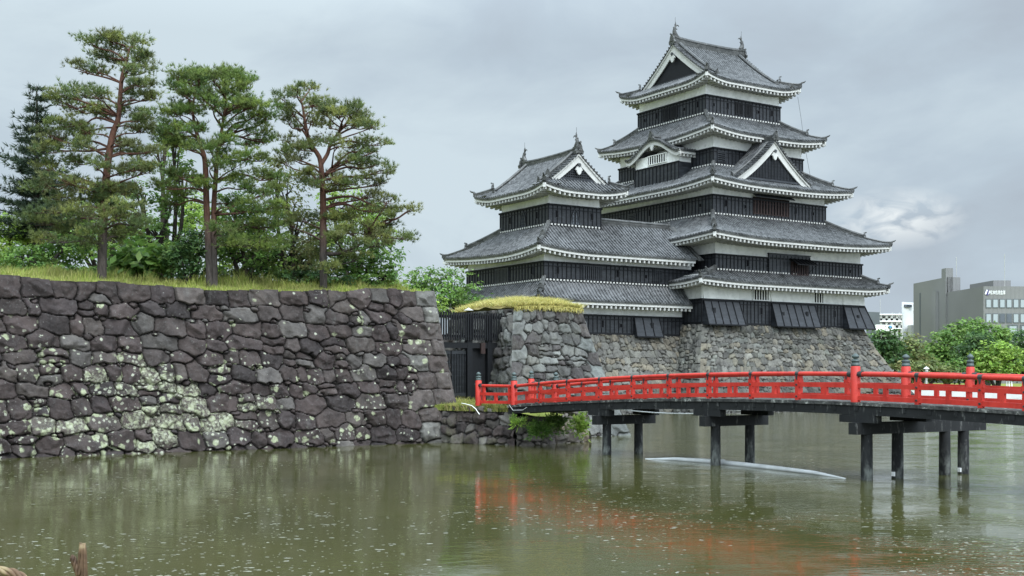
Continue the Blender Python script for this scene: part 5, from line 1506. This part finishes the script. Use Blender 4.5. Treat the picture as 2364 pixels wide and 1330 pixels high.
PADS3 = [(220,110,60,22),(290,105,30,18),(120,160,50,22),(190,150,50,26),(110,210,30,26),(180,240,60,30),(300,195,60,22),(380,200,50,18),(160,290,40,22),(210,330,30,18),(300,280,40,22),(350,240,50,18),(480,215,60,26),(560,215,50,22),(450,260,60,30),(540,260,70,22),(400,330,60,22),(300,300,30,22),(570,310,60,26),(640,325,40,16),(160,410,50,22),(130,470,60,26),(220,450,60,22),(300,430,60,34),(370,410,50,26),(450,430,60,30),(540,440,60,26),(620,420,60,26),(690,425,40,18),(640,470,60,18),(200,510,70,26),(120,520,50,22),(270,580,40,22),(230,620,60,26),(310,650,50,26),(500,510,70,26),(590,530,60,26),(660,540,50,18),(560,560,60,22),(640,610,70,30),(710,580,45,20),(690,650,50,22),(450,640,70,26),(520,660,60,26),(420,680,50,18),(640,720,70,26),(720,740,60,30),(790,790,60,22),(850,800,40,13),(600,770,70,30),(680,800,60,26),(540,830,70,30),(770,830,50,30),(450,850,80,26),(330,860,90,26),(230,850,90,30),(170,880,60,26),(620,890,80,30),(720,900,60,26),(500,920,70,30),(660,950,90,30),(770,950,80,26),(830,960,50,16),(430,960,60,26),(560,1000,80,34),(680,1000,80,26),(480,1060,90,42),(320,1060,60,42),(420,1130,80,42),(560,1080,60,34)]
pine('tall old red pine with a leaning rusty trunk, leftmost of the three', (0, 60), .451, [[(520, 1290), (525, 1090), (535, 900), (550, 720), (575, 560), (606, 470), (622, 280), (645, 190), (665, 110)]], PADS1, 2.6, 201, .225)
pine('dense green red pine with a forked double trunk, middle of the three', (340, 120), .421, [[(345, 1260), (335, 1050), (325, 850), (320, 650), (312, 575), (285, 490), (262, 410), (250, 320), (262, 220)], [(372, 1260), (366, 1050), (365, 850), (378, 650), (387, 550), (405, 450), (420, 350), (430, 250), (420, 170)]], PADS2, 2.6, 202, .185, (.95, 1.12, .85), 1.2)
pine('sparse flat tiered red pine with bare limbs, rightmost of the three', (600, 160), .406, [[(362, 1240), (360, 1050), (360, 850), (358, 700), (352, 600), (338, 500), (285, 420), (258, 310), (245, 220), (232, 170)], [(348, 540), (385, 480), (402, 420), (440, 370), (490, 310), (512, 262)], [(370, 1050), (460, 1045), (560, 1000), (600, 960)], [(375, 600), (430, 545), (500, 520)]], PADS3, 2.6, 203, .20, (1.02, 1.0, .95), 1.0)

def fir(label, px, py_top, py_bot, hw, Y, seed, zb):
    r = np.random.RandomState(seed); base = P(px, 0, Y); base[2] = zb
    top = P(px, py_top, Y); t = thing('fir_tree', label, 'tree', base)
    mb = MB(); mb.tube([base, top], [.3, .03], 8); mb.build('trunk', M['dark_bark'], t)
    H_ = top[2] - P(px, py_bot, Y)[2]; W_ = hw * Y / F
    cents, dirs = [], []
    z = top[2] - .1
    while z > top[2] - H_:
        fr = (top[2] - z) / H_; R_ = W_ * (.05 + .95 * fr ** .62)
        nb_ = int(6 + 6 * fr)
        for k in range(nb_):
            an = r.rand() * 6.283; L_ = R_ * r.uniform(.7, 1.08); d = np.array([math.cos(an), math.sin(an), 0]); s_ = np.array([-d[1], d[0], 0])
            for q in np.arange(.15, 1., .30 / max(L_, .4)):
                c = np.array([base[0], base[1], z]) + d * L_ * q + Z3 * (.28 * L_ * q ** 2 - .12 * L_ * q)
                wv = .35 * (1 - q) * L_ * .8 + .12
                for u_ in np.arange(-wv, wv + .01, .2):
                    cents.append(c + s_ * u_ + r.randn(3) * .05 - d * abs(u_) * .3); dirs.append(d * .8 + s_ * np.sign(u_) * .5 + Z3 * .35)
        z -= .55
    cents = np.array(cents); dirs = np.array(dirs); dirs /= np.linalg.norm(dirs, axis=1)[:, None]
    cols = np.array([(.036, .056, .034), (.048, .070, .038), (.026, .042, .028)])[r.randint(0, 3, len(cents))]
    V, Fq, cc = tufts(cents, dirs, np.full(len(cents), .34), .055, 8, cols, seed)
    np_obj('crown', V, Fq, M['needles'], t, False, cc)
fir('dark blue green fir with tiered branches behind the leftmost pine', 85, 200, 560, 138, 62, 301, 8.0)

LEAF = {k: [tuple(2.0 * q for q in c) for c in v] for k, v in {'mid': [(.055, .105, .022), (.075, .130, .028), (.045, .085, .022), (.095, .145, .035)],
        'lime': [(.115, .180, .030), (.145, .21, .04), (.09, .15, .028), (.17, .22, .055)],
        'deep': [(.030, .060, .020), (.040, .078, .024), (.022, .046, .018), (.055, .09, .028)],
        'olive': [(.085, .105, .035), (.11, .125, .045), (.07, .09, .03), (.13, .12, .05)]}.items()}
def leaves(blobs, Y0, n_cl, n_lf, size, pal, seed, clr=.55):
    """leaf clumps over the shells of ellipsoids (px, py, rx, ry, dy); every leaf is a small kite"""
    r = np.random.RandomState(seed); Vs, Cs = [], []
    for (px, py, rx, ry, dy) in blobs:
        Y = Y0 + dy; c = P(px, py, Y); a, b = rx * Y / F, ry * Y / F
        n = int(n_cl * (rx * ry) / 2500) + 6
        d = r.randn(n, 3); d /= np.linalg.norm(d, axis=1)[:, None]
        rad = .45 + .6 * r.rand(n) ** .7
        cc = c + d * rad[:, None] * np.array([a, a * .85, b])
        cc[:, 2] = np.maximum(cc[:, 2], c[2] - b)
        k = n * n_lf
        flat = np.array([1, 1, .42])
        off = r.randn(k, 3) * clr * flat * np.repeat(.5 + r.rand(n), n_lf)[:, None] * size * 3.2
        p = np.repeat(cc, n_lf, 0) + off
        nm = r.randn(k, 3) * .55 + np.array([0, 0, .9]) + np.repeat(d, n_lf, 0) * .5
        nm /= np.linalg.norm(nm, axis=1)[:, None]
        u_ = np.cross(nm, r.randn(k, 3)); u_ /= np.linalg.norm(u_, axis=1)[:, None]; v_ = np.cross(nm, u_)
        s_ = (size * (.6 + .8 * r.rand(k)))[:, None]
        Vs.append(np.stack([p - u_ * s_, p + v_ * s_ * .5, p + u_ * s_, p - v_ * s_ * .5], 1).reshape(-1, 3))
        cl = np.array(LEAF[pal])[r.randint(0, 4, n)] * (.65 + .7 * r.rand(n))[:, None]
        Cs.append(np.repeat(np.repeat(cl, n_lf, 0) * (.8 + .4 * r.rand(k))[:, None], 4, 0))
    V = np.concatenate(Vs); return V, np.arange(len(V)).reshape(-1, 4), np.concatenate(Cs)
def broadleaf(label, blobs, Y, zb, pal, seed, size=.10, n_cl=95, n_lf=16, name='broadleaf_tree', cat='tree', group=None, trunk_r=.16, base_px=None):
    rr = random.Random(seed)
    bx = base_px or np.mean([b[0] for b in blobs]); base = P(bx, 0, Y); base[2] = zb
    t = thing(name, label, cat, base, group)
    mb = MB()
    for (px, py, rx, ry, dy) in blobs:
        c = P(px, py, Y + dy); m = base * .5 + c * .5 + np.array([rr.uniform(-.4, .4), rr.uniform(-.3, .3), .2])
        cs = curve([base + np.array([rr.uniform(-.15, .15), 0, -.2]), m, c], 9)
        mb.tube(cs, [trunk_r * (1 - .8 * i / 8) for i in range(9)], 7)
        for q in range(6):
            e_ = c + np.array([rr.uniform(-.8, .8) * rx, rr.uniform(-.6, .6) * rx, rr.uniform(-.6, .8) * ry]) * Y / F
            mb.tube(curve([cs[5 + q % 4], (cs[7] + e_) / 2 + np.array([0, 0, .1]), e_], 5), [trunk_r * .35, trunk_r * .28, trunk_r * .2, trunk_r * .13, .012], 5)
    mb.build('trunk', M['dark_bark'], t)
    V, Fq, cc = leaves(blobs, Y, n_cl, n_lf, size, pal, seed)
    np_obj('crown', V, Fq, M['leaf'], t, False, cc)
    return t
G1 = 'broadleaf trees behind the pines'
broadleaf('low lime green maple at the left edge of the terrace', [(20, 530, 60, 38, 0), (75, 545, 50, 32, 1), (10, 585, 50, 36, -1)], 62, 7.9, 'lime', 401, group=G1)
broadleaf('mid green thicket tree below the dark fir', [(60, 600, 70, 34, 0), (130, 590, 60, 36, 1), (170, 560, 50, 34, 0), (110, 625, 70, 22, -1)], 60, 7.8, 'mid', 402, group=G1)
broadleaf('light green tree right behind the leftmost pine trunk', [(190, 490, 50, 40, 0), (255, 455, 46, 40, 1), (215, 560, 60, 40, 0), (290, 520, 50, 46, 1)], 63, 8.0, 'lime', 403, n_cl=48, group=G1)
broadleaf('slender dark limbed tree in the gap between the left and middle pines', [(330, 450, 44, 34, 0), (395, 475, 46, 44, .5), (420, 400, 38, 44, 1), (350, 530, 50, 36, 0), (400, 330, 30, 30, .5), (430, 560, 40, 40, 0)], 60, 7.9, 'mid', 404, n_cl=34, group=G1)
broadleaf('big leaved green shrub at the foot of the slender tree', [(320, 598, 52, 34, 0), (370, 600, 40, 30, .4), (290, 620, 30, 22, 0)], 57.5, 7.9, 'mid', 405, size=.3, n_cl=36, n_lf=9, name='shrub', cat='shrub', trunk_r=.06)
broadleaf('round dark green shrub left of the forked pine', [(420, 600, 46, 42, 0), (445, 570, 34, 36, .3)], 57, 7.9, 'deep', 406, name='shrub', cat='shrub', trunk_r=.07)
broadleaf('mid green leafy tree right behind the forked pine', [(540, 490, 60, 60, 0), (600, 520, 56, 56, 1), (560, 590, 66, 46, 0), (620, 600, 60, 44, 1), (520, 560, 40, 50, 0)], 60, 7.9, 'mid', 407, n_cl=52, group=G1)
broadleaf('olive green tree between the middle and right pines', [(660, 450, 50, 60, 0), (690, 530, 60, 56, .6), (650, 590, 56, 46, 0), (710, 610, 50, 40, .5), (640, 400, 34, 40, 1)], 62, 7.9, 'olive', 408, n_cl=46, group=G1)
broadleaf('bright light green tree glowing behind the right pine', [(800, 470, 50, 46, 0), (850, 500, 50, 44, .5), (780, 530, 50, 40, 0), (870, 530, 44, 44, 1), (760, 460, 30, 36, 0)], 66, 8.0, 'lime', 409, n_cl=52, group=G1)
broadleaf('deep green bushy tree at the right end of the terrace', [(830, 600, 66, 50, 0), (880, 590, 46, 60, .5), (780, 610, 50, 46, 0), (890, 640, 36, 34, 0), (850, 650, 50, 22, -.5)], 63, 7.8, 'mid', 410, n_cl=64, group=G1)
broadleaf('tall leafy tree showing between the left and middle pine crowns', [(385, 310, 26, 30, 0), (365, 350, 30, 30, 0), (400, 385, 30, 30, 0)], 68, 8.2, 'mid', 411, n_cl=26, group=G1)
broadleaf('spreading green maple behind the black gate', [(980, 640, 50, 26, 0), (1040, 650, 56, 34, .5), (1000, 680, 70, 30, 0), (1080, 690, 56, 34, .5), (960, 670, 36, 26, 0), (1110, 700, 34, 20, 0), (1050, 710, 60, 26, 0)], 76, 2.1, 'mid', 412, n_cl=62, size=.12)
broadleaf('small green tree low behind the right corner of the moat wall', [(940, 680, 40, 26, 0), (910, 670, 30, 24, 0), (985, 710, 50, 30, 0)], 70, 7.0, 'lime', 413, n_cl=46, size=.12)
broadleaf('broad yellow green tree filling the gap behind the middle pine', [(470, 520, 60, 50, 0), (440, 480, 40, 40, 1), (500, 600, 56, 40, 0), (380, 590, 50, 40, 1)], 66, 8.0, 'lime', 414, n_cl=80, group=G1)
broadleaf('olive leafed tree low between the middle and right pine trunks', [(590, 580, 60, 50, 0), (640, 610, 60, 36, 0), (690, 590, 50, 50, 1), (730, 560, 40, 44, 1)], 66, 8.0, 'olive', 415, n_cl=90, group=G1)
broadleaf('dense mid green tree behind the leftmost pine and shrub', [(250, 560, 60, 50, 0), (300, 570, 50, 46, 1), (160, 520, 50, 44, 1), (340, 540, 40, 50, 1)], 67, 8.0, 'mid', 416, n_cl=80, group=G1)
broadleaf('low leafy thicket along the back of the grass at the left', [(40, 625, 60, 22, 0), (120, 630, 60, 20, 0), (200, 632, 50, 18, 0), (280, 630, 40, 20, 0)], 60, 7.9, 'mid', 417, n_cl=90, name='shrub', cat='shrub', trunk_r=.05)
broadleaf('low leafy thicket behind the middle and right pine trunks', [(540, 632, 50, 20, 0), (610, 636, 50, 20, 0), (680, 640, 50, 22, 0), (760, 645, 50, 22, 0)], 61, 7.9, 'deep', 418, n_cl=90, name='shrub', cat='shrub', trunk_r=.05)
G2 = 'trees on the far bank'
far = [('round deep green tree right of the keep base in front of the car park', [(2040, 785, 32, 28, 0), (2030, 815, 36, 30, 0), (2065, 810, 26, 30, 1)], 178, 'deep'),
       ('dull green pine like tree beside the white building', [(2100, 805, 28, 36, 0), (2085, 835, 36, 28, 0), (2118, 840, 34, 30, 0)], 185, 'olive'),
       ('large mid green tree with a stepped crown below the grey office', [(2180, 800, 44, 40, 0), (2160, 830, 46, 36, 0), (2215, 775, 36, 32, 1), (2200, 840, 50, 34, 0)], 190, 'mid'),
       ('tall green tree covering the base of the office corner', [(2245, 765, 36, 30, 0), (2290, 780, 42, 34, 0), (2325, 790, 34, 36, 1), (2260, 800, 40, 30, 0)], 200, 'mid'),
       ('dark layered pine in the middle of the far trees', [(2255, 785, 34, 16, 0), (2250, 805, 40, 16, 0), (2245, 830, 36, 26, 0)], 180, 'deep'),
       ('bright yellow green maple near the right edge behind the bridge', [(2275, 835, 36, 26, 0), (2310, 815, 40, 26, 0), (2335, 835, 30, 28, 0), (2290, 855, 44, 20, 0)], 176, 'lime'),
       ('dark green tree at the far right edge', [(2355, 840, 34, 40, 0), (2375, 800, 40, 40, 0), (2390, 850, 40, 30, 0)], 182, 'deep'),
       ('olive tree low behind the crest of the bridge', [(2130, 855, 36, 24, 0), (2080, 858, 34, 22, 0), (2180, 862, 40, 20, 0)], 176, 'olive'),
       ('mid green tree low behind the bridge between olive and maple', [(2220, 855, 44, 26, 0), (2250, 865, 34, 20, 0)], 178, 'mid')]
for i, (lb, bl, Y, pal) in enumerate(far):
    broadleaf(lb, bl, Y, 1.1, pal, 500 + i, size=.30, n_cl=150, n_lf=14, group=G2, trunk_r=.3)
# ferns and weeds on the landing bank
def weed(label, px, py, Y, rx, ry, n, seed, pal='mid'):
    r = np.random.RandomState(seed); c = P(px, py, Y); a, b = rx * Y / F, ry * Y / F
    p = c + r.randn(n, 3) * np.array([a, .15, b]) * .45
    base = c + np.array([0, .12, -b * .2])
    t = thing('fern', label, 'plant', base)
    cc = np.array(LEAF[pal])[r.randint(0, 4, n)] * (.8 + .5 * r.rand(n))[:, None]
    dirs = (p - base) * np.array([1, 1, .5]) + np.array([0, -.3, .25]); dirs /= np.linalg.norm(dirs, axis=1)[:, None]
    V, Fq, c3 = tufts(p, dirs, .18 + .15 * r.rand(n), .05, 5, cc, seed)
    np_obj('fronds', V, Fq, M['leaf'], t, False, c3)
weed('bright small fern at the left of the mossy landing bank', 1196, 976, 55.6, 20, 12, 60, 601, 'lime')
weed('dense dark green fern clump in the middle of the landing bank', 1246, 992, 55.5, 28, 20, 230, 602)
weed('feathery green fern under the bridge beams', 1282, 978, 56.2, 26, 26, 260, 603)
weed('drooping long leaved plant hanging at the right of the landing bank', 1338, 985, 57.3, 18, 26, 190, 604, 'lime')

# ------------------------------------------------------------------ town beyond the moat
def XY(px, Y): return np.array([(px - CX) * Y / F, Y, 0.])
def zy(py, Y): return EYE + (HY - py) * Y / F
def prism(mb, pts, z0, z1):
    n = len(pts); A_ = [np.array([p[0], p[1], z0]) for p in pts]; B_ = [np.array([p[0], p[1], z1]) for p in pts]
    mb.add(A_ + B_, [tuple(range(n))[::-1], tuple(range(n, 2 * n))] + [(i, (i + 1) % n, n + (i + 1) % n, n + i) for i in range(n)])
YO = 300.
oc = XY(2270.5, YO)                       # front corner of the office
ol = XY(2112, 345.)                       # along its left face, receding to the left
lx = (ol - oc); lx /= np.linalg.norm(lx); rxd = np.array([-lx[1], lx[0], 0]) * -1
if rxd[0] < 0: rxd = -rxd
def oleft(px):
    k = (px - CX) / F; return -(oc[0] - k * oc[1]) / (lx[0] - k * lx[1])
def oright(px):
    k = (px - CX) / F; return -(oc[0] - k * oc[1]) / (rxd[0] - k * rxd[1])
office = thing('office_building', 'grey panelled office block with white windows beyond the far trees', 'building', oc + Z3 * 1.1)
zt = zy(661, YO)
mb = MB(); prism(mb, [oc, oc + rxd * 60, oc + rxd * 60 + lx * oleft(2178), oc + lx * oleft(2178)], 1.0, zt)
body = mb.build('wall', M['panel_grey'], office)
l0, l1 = oleft(2187), oleft(2112)
mb = MB(); prism(mb, [oc + lx * l0 - rxd * .4, oc + lx * l0 + rxd * 3.6, oc + lx * l1 + rxd * 3.6, oc + lx * l1 - rxd * .4], 1.0, zy(642, 325))
mb.build('stair_block', M['panel_grey'], office)
c = oc + lx * l0 - rxd * .42
mb = MB(); prism(mb, [c, c + rxd * 2.0, c + rxd * 2.0 + lx * (oleft(2177) - l0), c + lx * (oleft(2177) - l0)], zt - 1, zy(619, 322)); mb.build('chimney_shaft', M['panel_grey'], office)
q = oc + rxd * 5; k = (2293 - CX) / F; c = q + lx * (-(q[0] - k * q[1]) / (lx[0] - k * lx[1]))
mb = MB(); prism(mb, [c, c + rxd * 4.6, c + rxd * 4.6 + lx * 14, c + lx * 14], zt - .5, zy(647.5, c[1])); mb.build('roof_block', M['panel_grey'], office)
mb = MB(); q = oc + lx * oleft(2166) - rxd * .6; prism(mb, [q - lx * 1.1 - rxd * .6, q - lx * 1.1 + rxd * 1.2, q + lx * 1.1 + rxd * 1.2, q + lx * 1.1 - rxd * .6], 1.0, zy(670, 322)); mb.build('duct', M['panel_grey'], office)
mb = MB(); q = oc + lx * oleft(2127.5) - rxd * .42; prism(mb, [q - lx * .35 - rxd * .1, q - lx * .35 + rxd * .1, q + lx * .35 + rxd * .1, q + lx * .35 - rxd * .1], 1.0, zy(674, 335)); mb.build('joint_strip', M['panel_dark'], office)
for (pt_, y0, y1, yy) in ((c + rxd * 3, 647, 587, 306), (oc + lx * oleft(2183) + rxd * 3, 619, 592, 322), (oc + lx * oleft(2156) + rxd * 4, 640, 628, 330)):
    mb = MB(); mb.tube([pt_ + Z3 * (zy(y0, yy) - 2.5), pt_ + Z3 * zy(y1, yy)], .09, 5); mb.build('antenna', M['concrete'], office)
rw0 = oright(2277); pitch = oright(2292.8) - rw0; ww_ = oright(2287) - rw0
for row, (ya, yb) in enumerate(((692, 709.5), (725.5, 744))):
    for i in range(8):
        t = rw0 + pitch * i; dk = row == 1 and i in (2, 3)
        z0, z1 = zy(yb, YO + t * rxd[1]), zy(ya, YO + t * rxd[1])
        z0, z1 = zy(yb, YO), zy(ya, YO)
        p = oc + rxd * (t + ww_ / 2) - lx * .02
        mb = MB(); mb.box(p + Z3 * (z0 + z1) / 2, rxd * (ww_ / 2 + .2), lx * .08, Z3 * ((z1 - z0) / 2 + .2))
        wn = mb.build('window', M['panel_dark'], office)
        mb = MB(); mb.box(p + Z3 * (z0 + z1) / 2 - lx * .06, rxd * ww_ / 2, lx * .06, Z3 * (z1 - z0) / 2)
        mb.build('pane', M['glass_dark'] if dk else M['window_glass'], wn)
for i in range(3):
    p = oc + rxd * (oright(2338) + i * 3.2) - lx * .05; z0 = zy(775, YO)
    mb = MB(); mb.box(p + Z3 * (z0 + 1.2), rxd * 1.3, lx * .1, Z3 * 1.6); wn = mb.build('window', M['panel_dark'], office)
    mb = MB(); mb.box(p + Z3 * (z0 + 1.2) - lx * .06, rxd * .9, lx * .08, Z3 * 1.2); mb.build('pane', M['window_glass'], wn)
# lettering on the wall
try:
    cu = bpy.data.curves.new('sign', 'FONT'); cu.body = '松本信用金庫'; cu.size = 2.35; cu.extrude = .05; cu.space_character = 1.0
    to_ = bpy.data.objects.new('sign', cu); C.objects.link(to_)
    bpy.context.view_layer.update()
    dg = bpy.context.evaluated_depsgraph_get(); me = bpy.data.meshes.new_from_object(to_.evaluated_get(dg))
    vs = np.array([v.co[:] for v in me.vertices]); fs = [tuple(p.vertices) for p in me.polygons]
    bpy.data.objects.remove(to_)
    s0, s1 = oright(2285.5), oright(2320.5)
    wd_ = vs[:, 0].max() - vs[:, 0].min(); vs[:, 0] = (vs[:, 0] - vs[:, 0].min()) / wd_ * (s1 - s0)
    hh = vs[:, 1].max() - vs[:, 1].min(); zc0, zc1 = zy(681.5, YO + 2), zy(671.5, YO + 2); vs[:, 1] = (vs[:, 1] - vs[:, 1].min()) / hh * (zc1 - zc0)
    W3 = oc[None] + np.outer(s0 + vs[:, 0], rxd) + np.outer(zc0 + vs[:, 1], Z3) - np.outer(.06 + vs[:, 2], lx)
    np_obj('wall_lettering', W3, fs, M['sign_white'], office)
except Exception as ex: print('text', ex)
lc = oc + rxd * oright(2279.3) - lx * .08 + Z3 * zy(676, YO + 1)
mb = MB(); r_ = .70
A_ = [lc + rxd * r_ * math.cos(t) * .95 + Z3 * r_ * math.sin(t) for t in np.linspace(0, 6.283, 25)[:-1]]
mb.add(A_ + [p - lx * .06 for p in A_], [tuple(range(24)), tuple(range(24, 48))[::-1]] + [(i, (i + 1) % 24, 24 + (i + 1) % 24, 24 + i) for i in range(24)])
lg = mb.build('logo', M['logo_violet'], office)
mb = MB(); mb.box(lc - lx * .10 - rxd * .35 + Z3 * .1, rxd * .22 + Z3 * .55, lx * .03, rxd * .16 - Z3 * .05); mb.box(lc - lx * .10 + rxd * .4, rxd * .12 + Z3 * .45, lx * .03, rxd * .1); mb.build('logo_stripe', M['sign_white'], lg)

wb = thing('white_building', 'plain white block half hidden left of the grey office', 'building', XY(2097, 352))
p0, p1 = XY(2082, 352), XY(2116, 356)
mb = MB(); prism(mb, [p0, p1, p1 + np.array([6.5, 18, 0]), p0 + np.array([6.5, 18, 0])], 1.1, zy(697, 352)); mb.build('wall', M['panel_white'], wb)
dd = (p1 - p0) / np.linalg.norm(p1 - p0); nn = np.array([dd[1], -dd[0], 0])
for a, b, y0, y1 in ((2088, 2104.5, 709, 703), (2109.5, 2111.8, 707, 702)):
    A_, B_ = XY(a, 352.4), XY(b, 354)
    mb = MB(); mb.box((A_ + B_) / 2 + Z3 * (zy(y0, 352) + zy(y1, 352)) / 2, (B_ - A_) / 2, nn * .15, Z3 * (zy(y1, 352) - zy(y0, 352)) / 2); mb.build('window', M['glass_dark'], wb)
mb = MB(); A_, B_ = XY(2103, 348), XY(2118, 349); prism(mb, [A_, B_, B_ + np.array([0, 6, 0]), A_ + np.array([0, 3, 0])], 1.1, zy(751, 349)); mb.build('annex', M['concrete'], wb)
cp = thing('parking_garage', 'low multi level car park with white floor bands behind the keep base', 'building', XY(2050, 310))
YP = 310.
for y0, y1, nm, mt in ((724.5, 727.5, 'floor_band', 'sign_white'), (740, 743, 'floor_band', 'sign_white'), (757.5, 760, 'floor_band', 'sign_white')):
    mb = MB(); A_, B_ = XY(2004, YP), XY(2082, YP); prism(mb, [A_, B_, B_ + np.array([7, 22, 0]), A_ + np.array([7, 22, 0])], zy(y1, YP), zy(y0, YP)); mb.build(nm, M[mt], cp)
for y0, y1 in ((735, 740), (751, 757)):
    mb = MB(); A_, B_ = XY(2032, YP + .3), XY(2082, YP + .3); prism(mb, [A_, B_, B_ + np.array([0, .1, 0]), A_ + np.array([0, .1, 0])], zy(y1, YP), zy(y0, YP)); mb.build('parapet', M['concrete'], cp)
mb = MB(); A_, B_ = XY(2032, YP + 14), XY(2082, YP + 14); prism(mb, [A_, B_, B_ + np.array([0, .3, 0]), A_ + np.array([0, .3, 0])], 1.1, zy(727, YP)); mb.build('rear_wall', M['panel_dark'], cp)
for px in (2033, 2046, 2058, 2070, 2081):
    mb = MB(); A_ = XY(px, YP + .6); mb.box(A_ + Z3 * (1.1 + zy(727, YP)) / 2, (.3, 0, 0), (0, .3, 0), Z3 * (zy(727, YP) - 1.1) / 2); mb.build('column', M['concrete'], cp)
mb = MB(); A_, B_ = XY(2000, YP - 6), XY(2031, YP - 3); prism(mb, [A_, B_, B_ + np.array([3.6, 12, 0]), A_ + np.array([3.6, 12, 0])], 1.1, zy(720.5, YP - 4)); mb.build('stair_tower', M['panel_dark'], cp)
for px, y0, y1 in ((2032, 722, 690), (2060, 724, 720), (2077, 724, 720)):
    mb = MB(); A_ = XY(px, YP + 2); mb.tube([A_ + Z3 * zy(y0, YP), A_ + Z3 * zy(y1, YP)], .07, 5); mb.build('mast', M['concrete'], cp)
sb = thing('billboard', 'white roadside billboard with a small blue square in front of the car park', 'sign', XY(2040, 262))
A_, B_ = XY(2022, 262), XY(2064, 264)
mb = MB(); prism(mb, [A_, B_, B_ + np.array([0, .5, 0]), A_ + np.array([0, .5, 0])], zy(764, 262), zy(749.5, 262)); bd = mb.build('panel', M['sign_white'], sb)
mb = MB(); q0, q1 = XY(2052.5, 263.2), XY(2059, 263.5); prism(mb, [q0 - V3 * .0, q1, q1 + np.array([0, .3, 0]), q0 + np.array([0, .3, 0])], zy(757, 262), zy(751, 262)); mb.build('blue_square', M['sign_blue'], bd)
mb = MB(); q0, q1 = XY(2055, 263.2), XY(2056.6, 263.5); prism(mb, [q0, q1, q1 + np.array([0, .3, 0]), q0 + np.array([0, .3, 0])], zy(763.5, 262), zy(758.5, 262)); mb.build('dark_bar', M['panel_dark'], bd)
for px in (2026, 2061): mb = MB(); mb.box(XY(px, 263.5) + Z3 * 7, (.15, 0, 0), (0, .15, 0), Z3 * 6); mb.build('post', M['concrete'], sb)
# white cones and a lantern on the far bank
def cone(px, Y):
    mb = MB(); mb.lathe((0, 0, 0), [(.32, 0), (.32, .06), (.17, .07), (.03, 1.35)], 10)
    return mb
mesh0 = None
for i, (px, lb) in enumerate(((2324, 'leftmost of three white cones on the far bank'), (2329.5, 'middle of three white cones on the far bank'), (2335.5, 'rightmost of three white cones on the far bank'))):
    p = XY(px, 176); p[2] = 1.16
    if mesh0 is None:
        o = cone(px, 176).build('traffic_cone', M['cone_white'], loc=(0, 0, 0)); mesh0 = o
    else: o = mesh0.copy(); C.objects.link(o)
    o.location = tuple(p); tag(o, lb, 'traffic cone', 'white cones on the far bank')
lp = XY(2138.5, 174); lp[2] = 1.15
ln = thing('garden_lantern', 'small pale stone lantern showing above the red bridge rail', 'lantern', lp)
z1 = zy(846.5, 174); z0 = zy(857, 174)
mb = MB(); mb.lathe(lp * [1, 1, 0], [(.35, 1.15), (.35, 1.3), (.17, 1.35), (.17, z0 - .35), (.42, z0 - .2), (.42, z0 - .05)], 10); mb.build('pedestal', M['concrete'], ln)
mb = MB(); mb.lathe(lp * [1, 1, 0] + Z3 * z0, [(.25, 0), (.25, .28), (.45, .30), (.40, .42), (.15, .58), (.06, z1 - z0)], 10); mb.build('lamp_housing', M['sign_white'], ln)
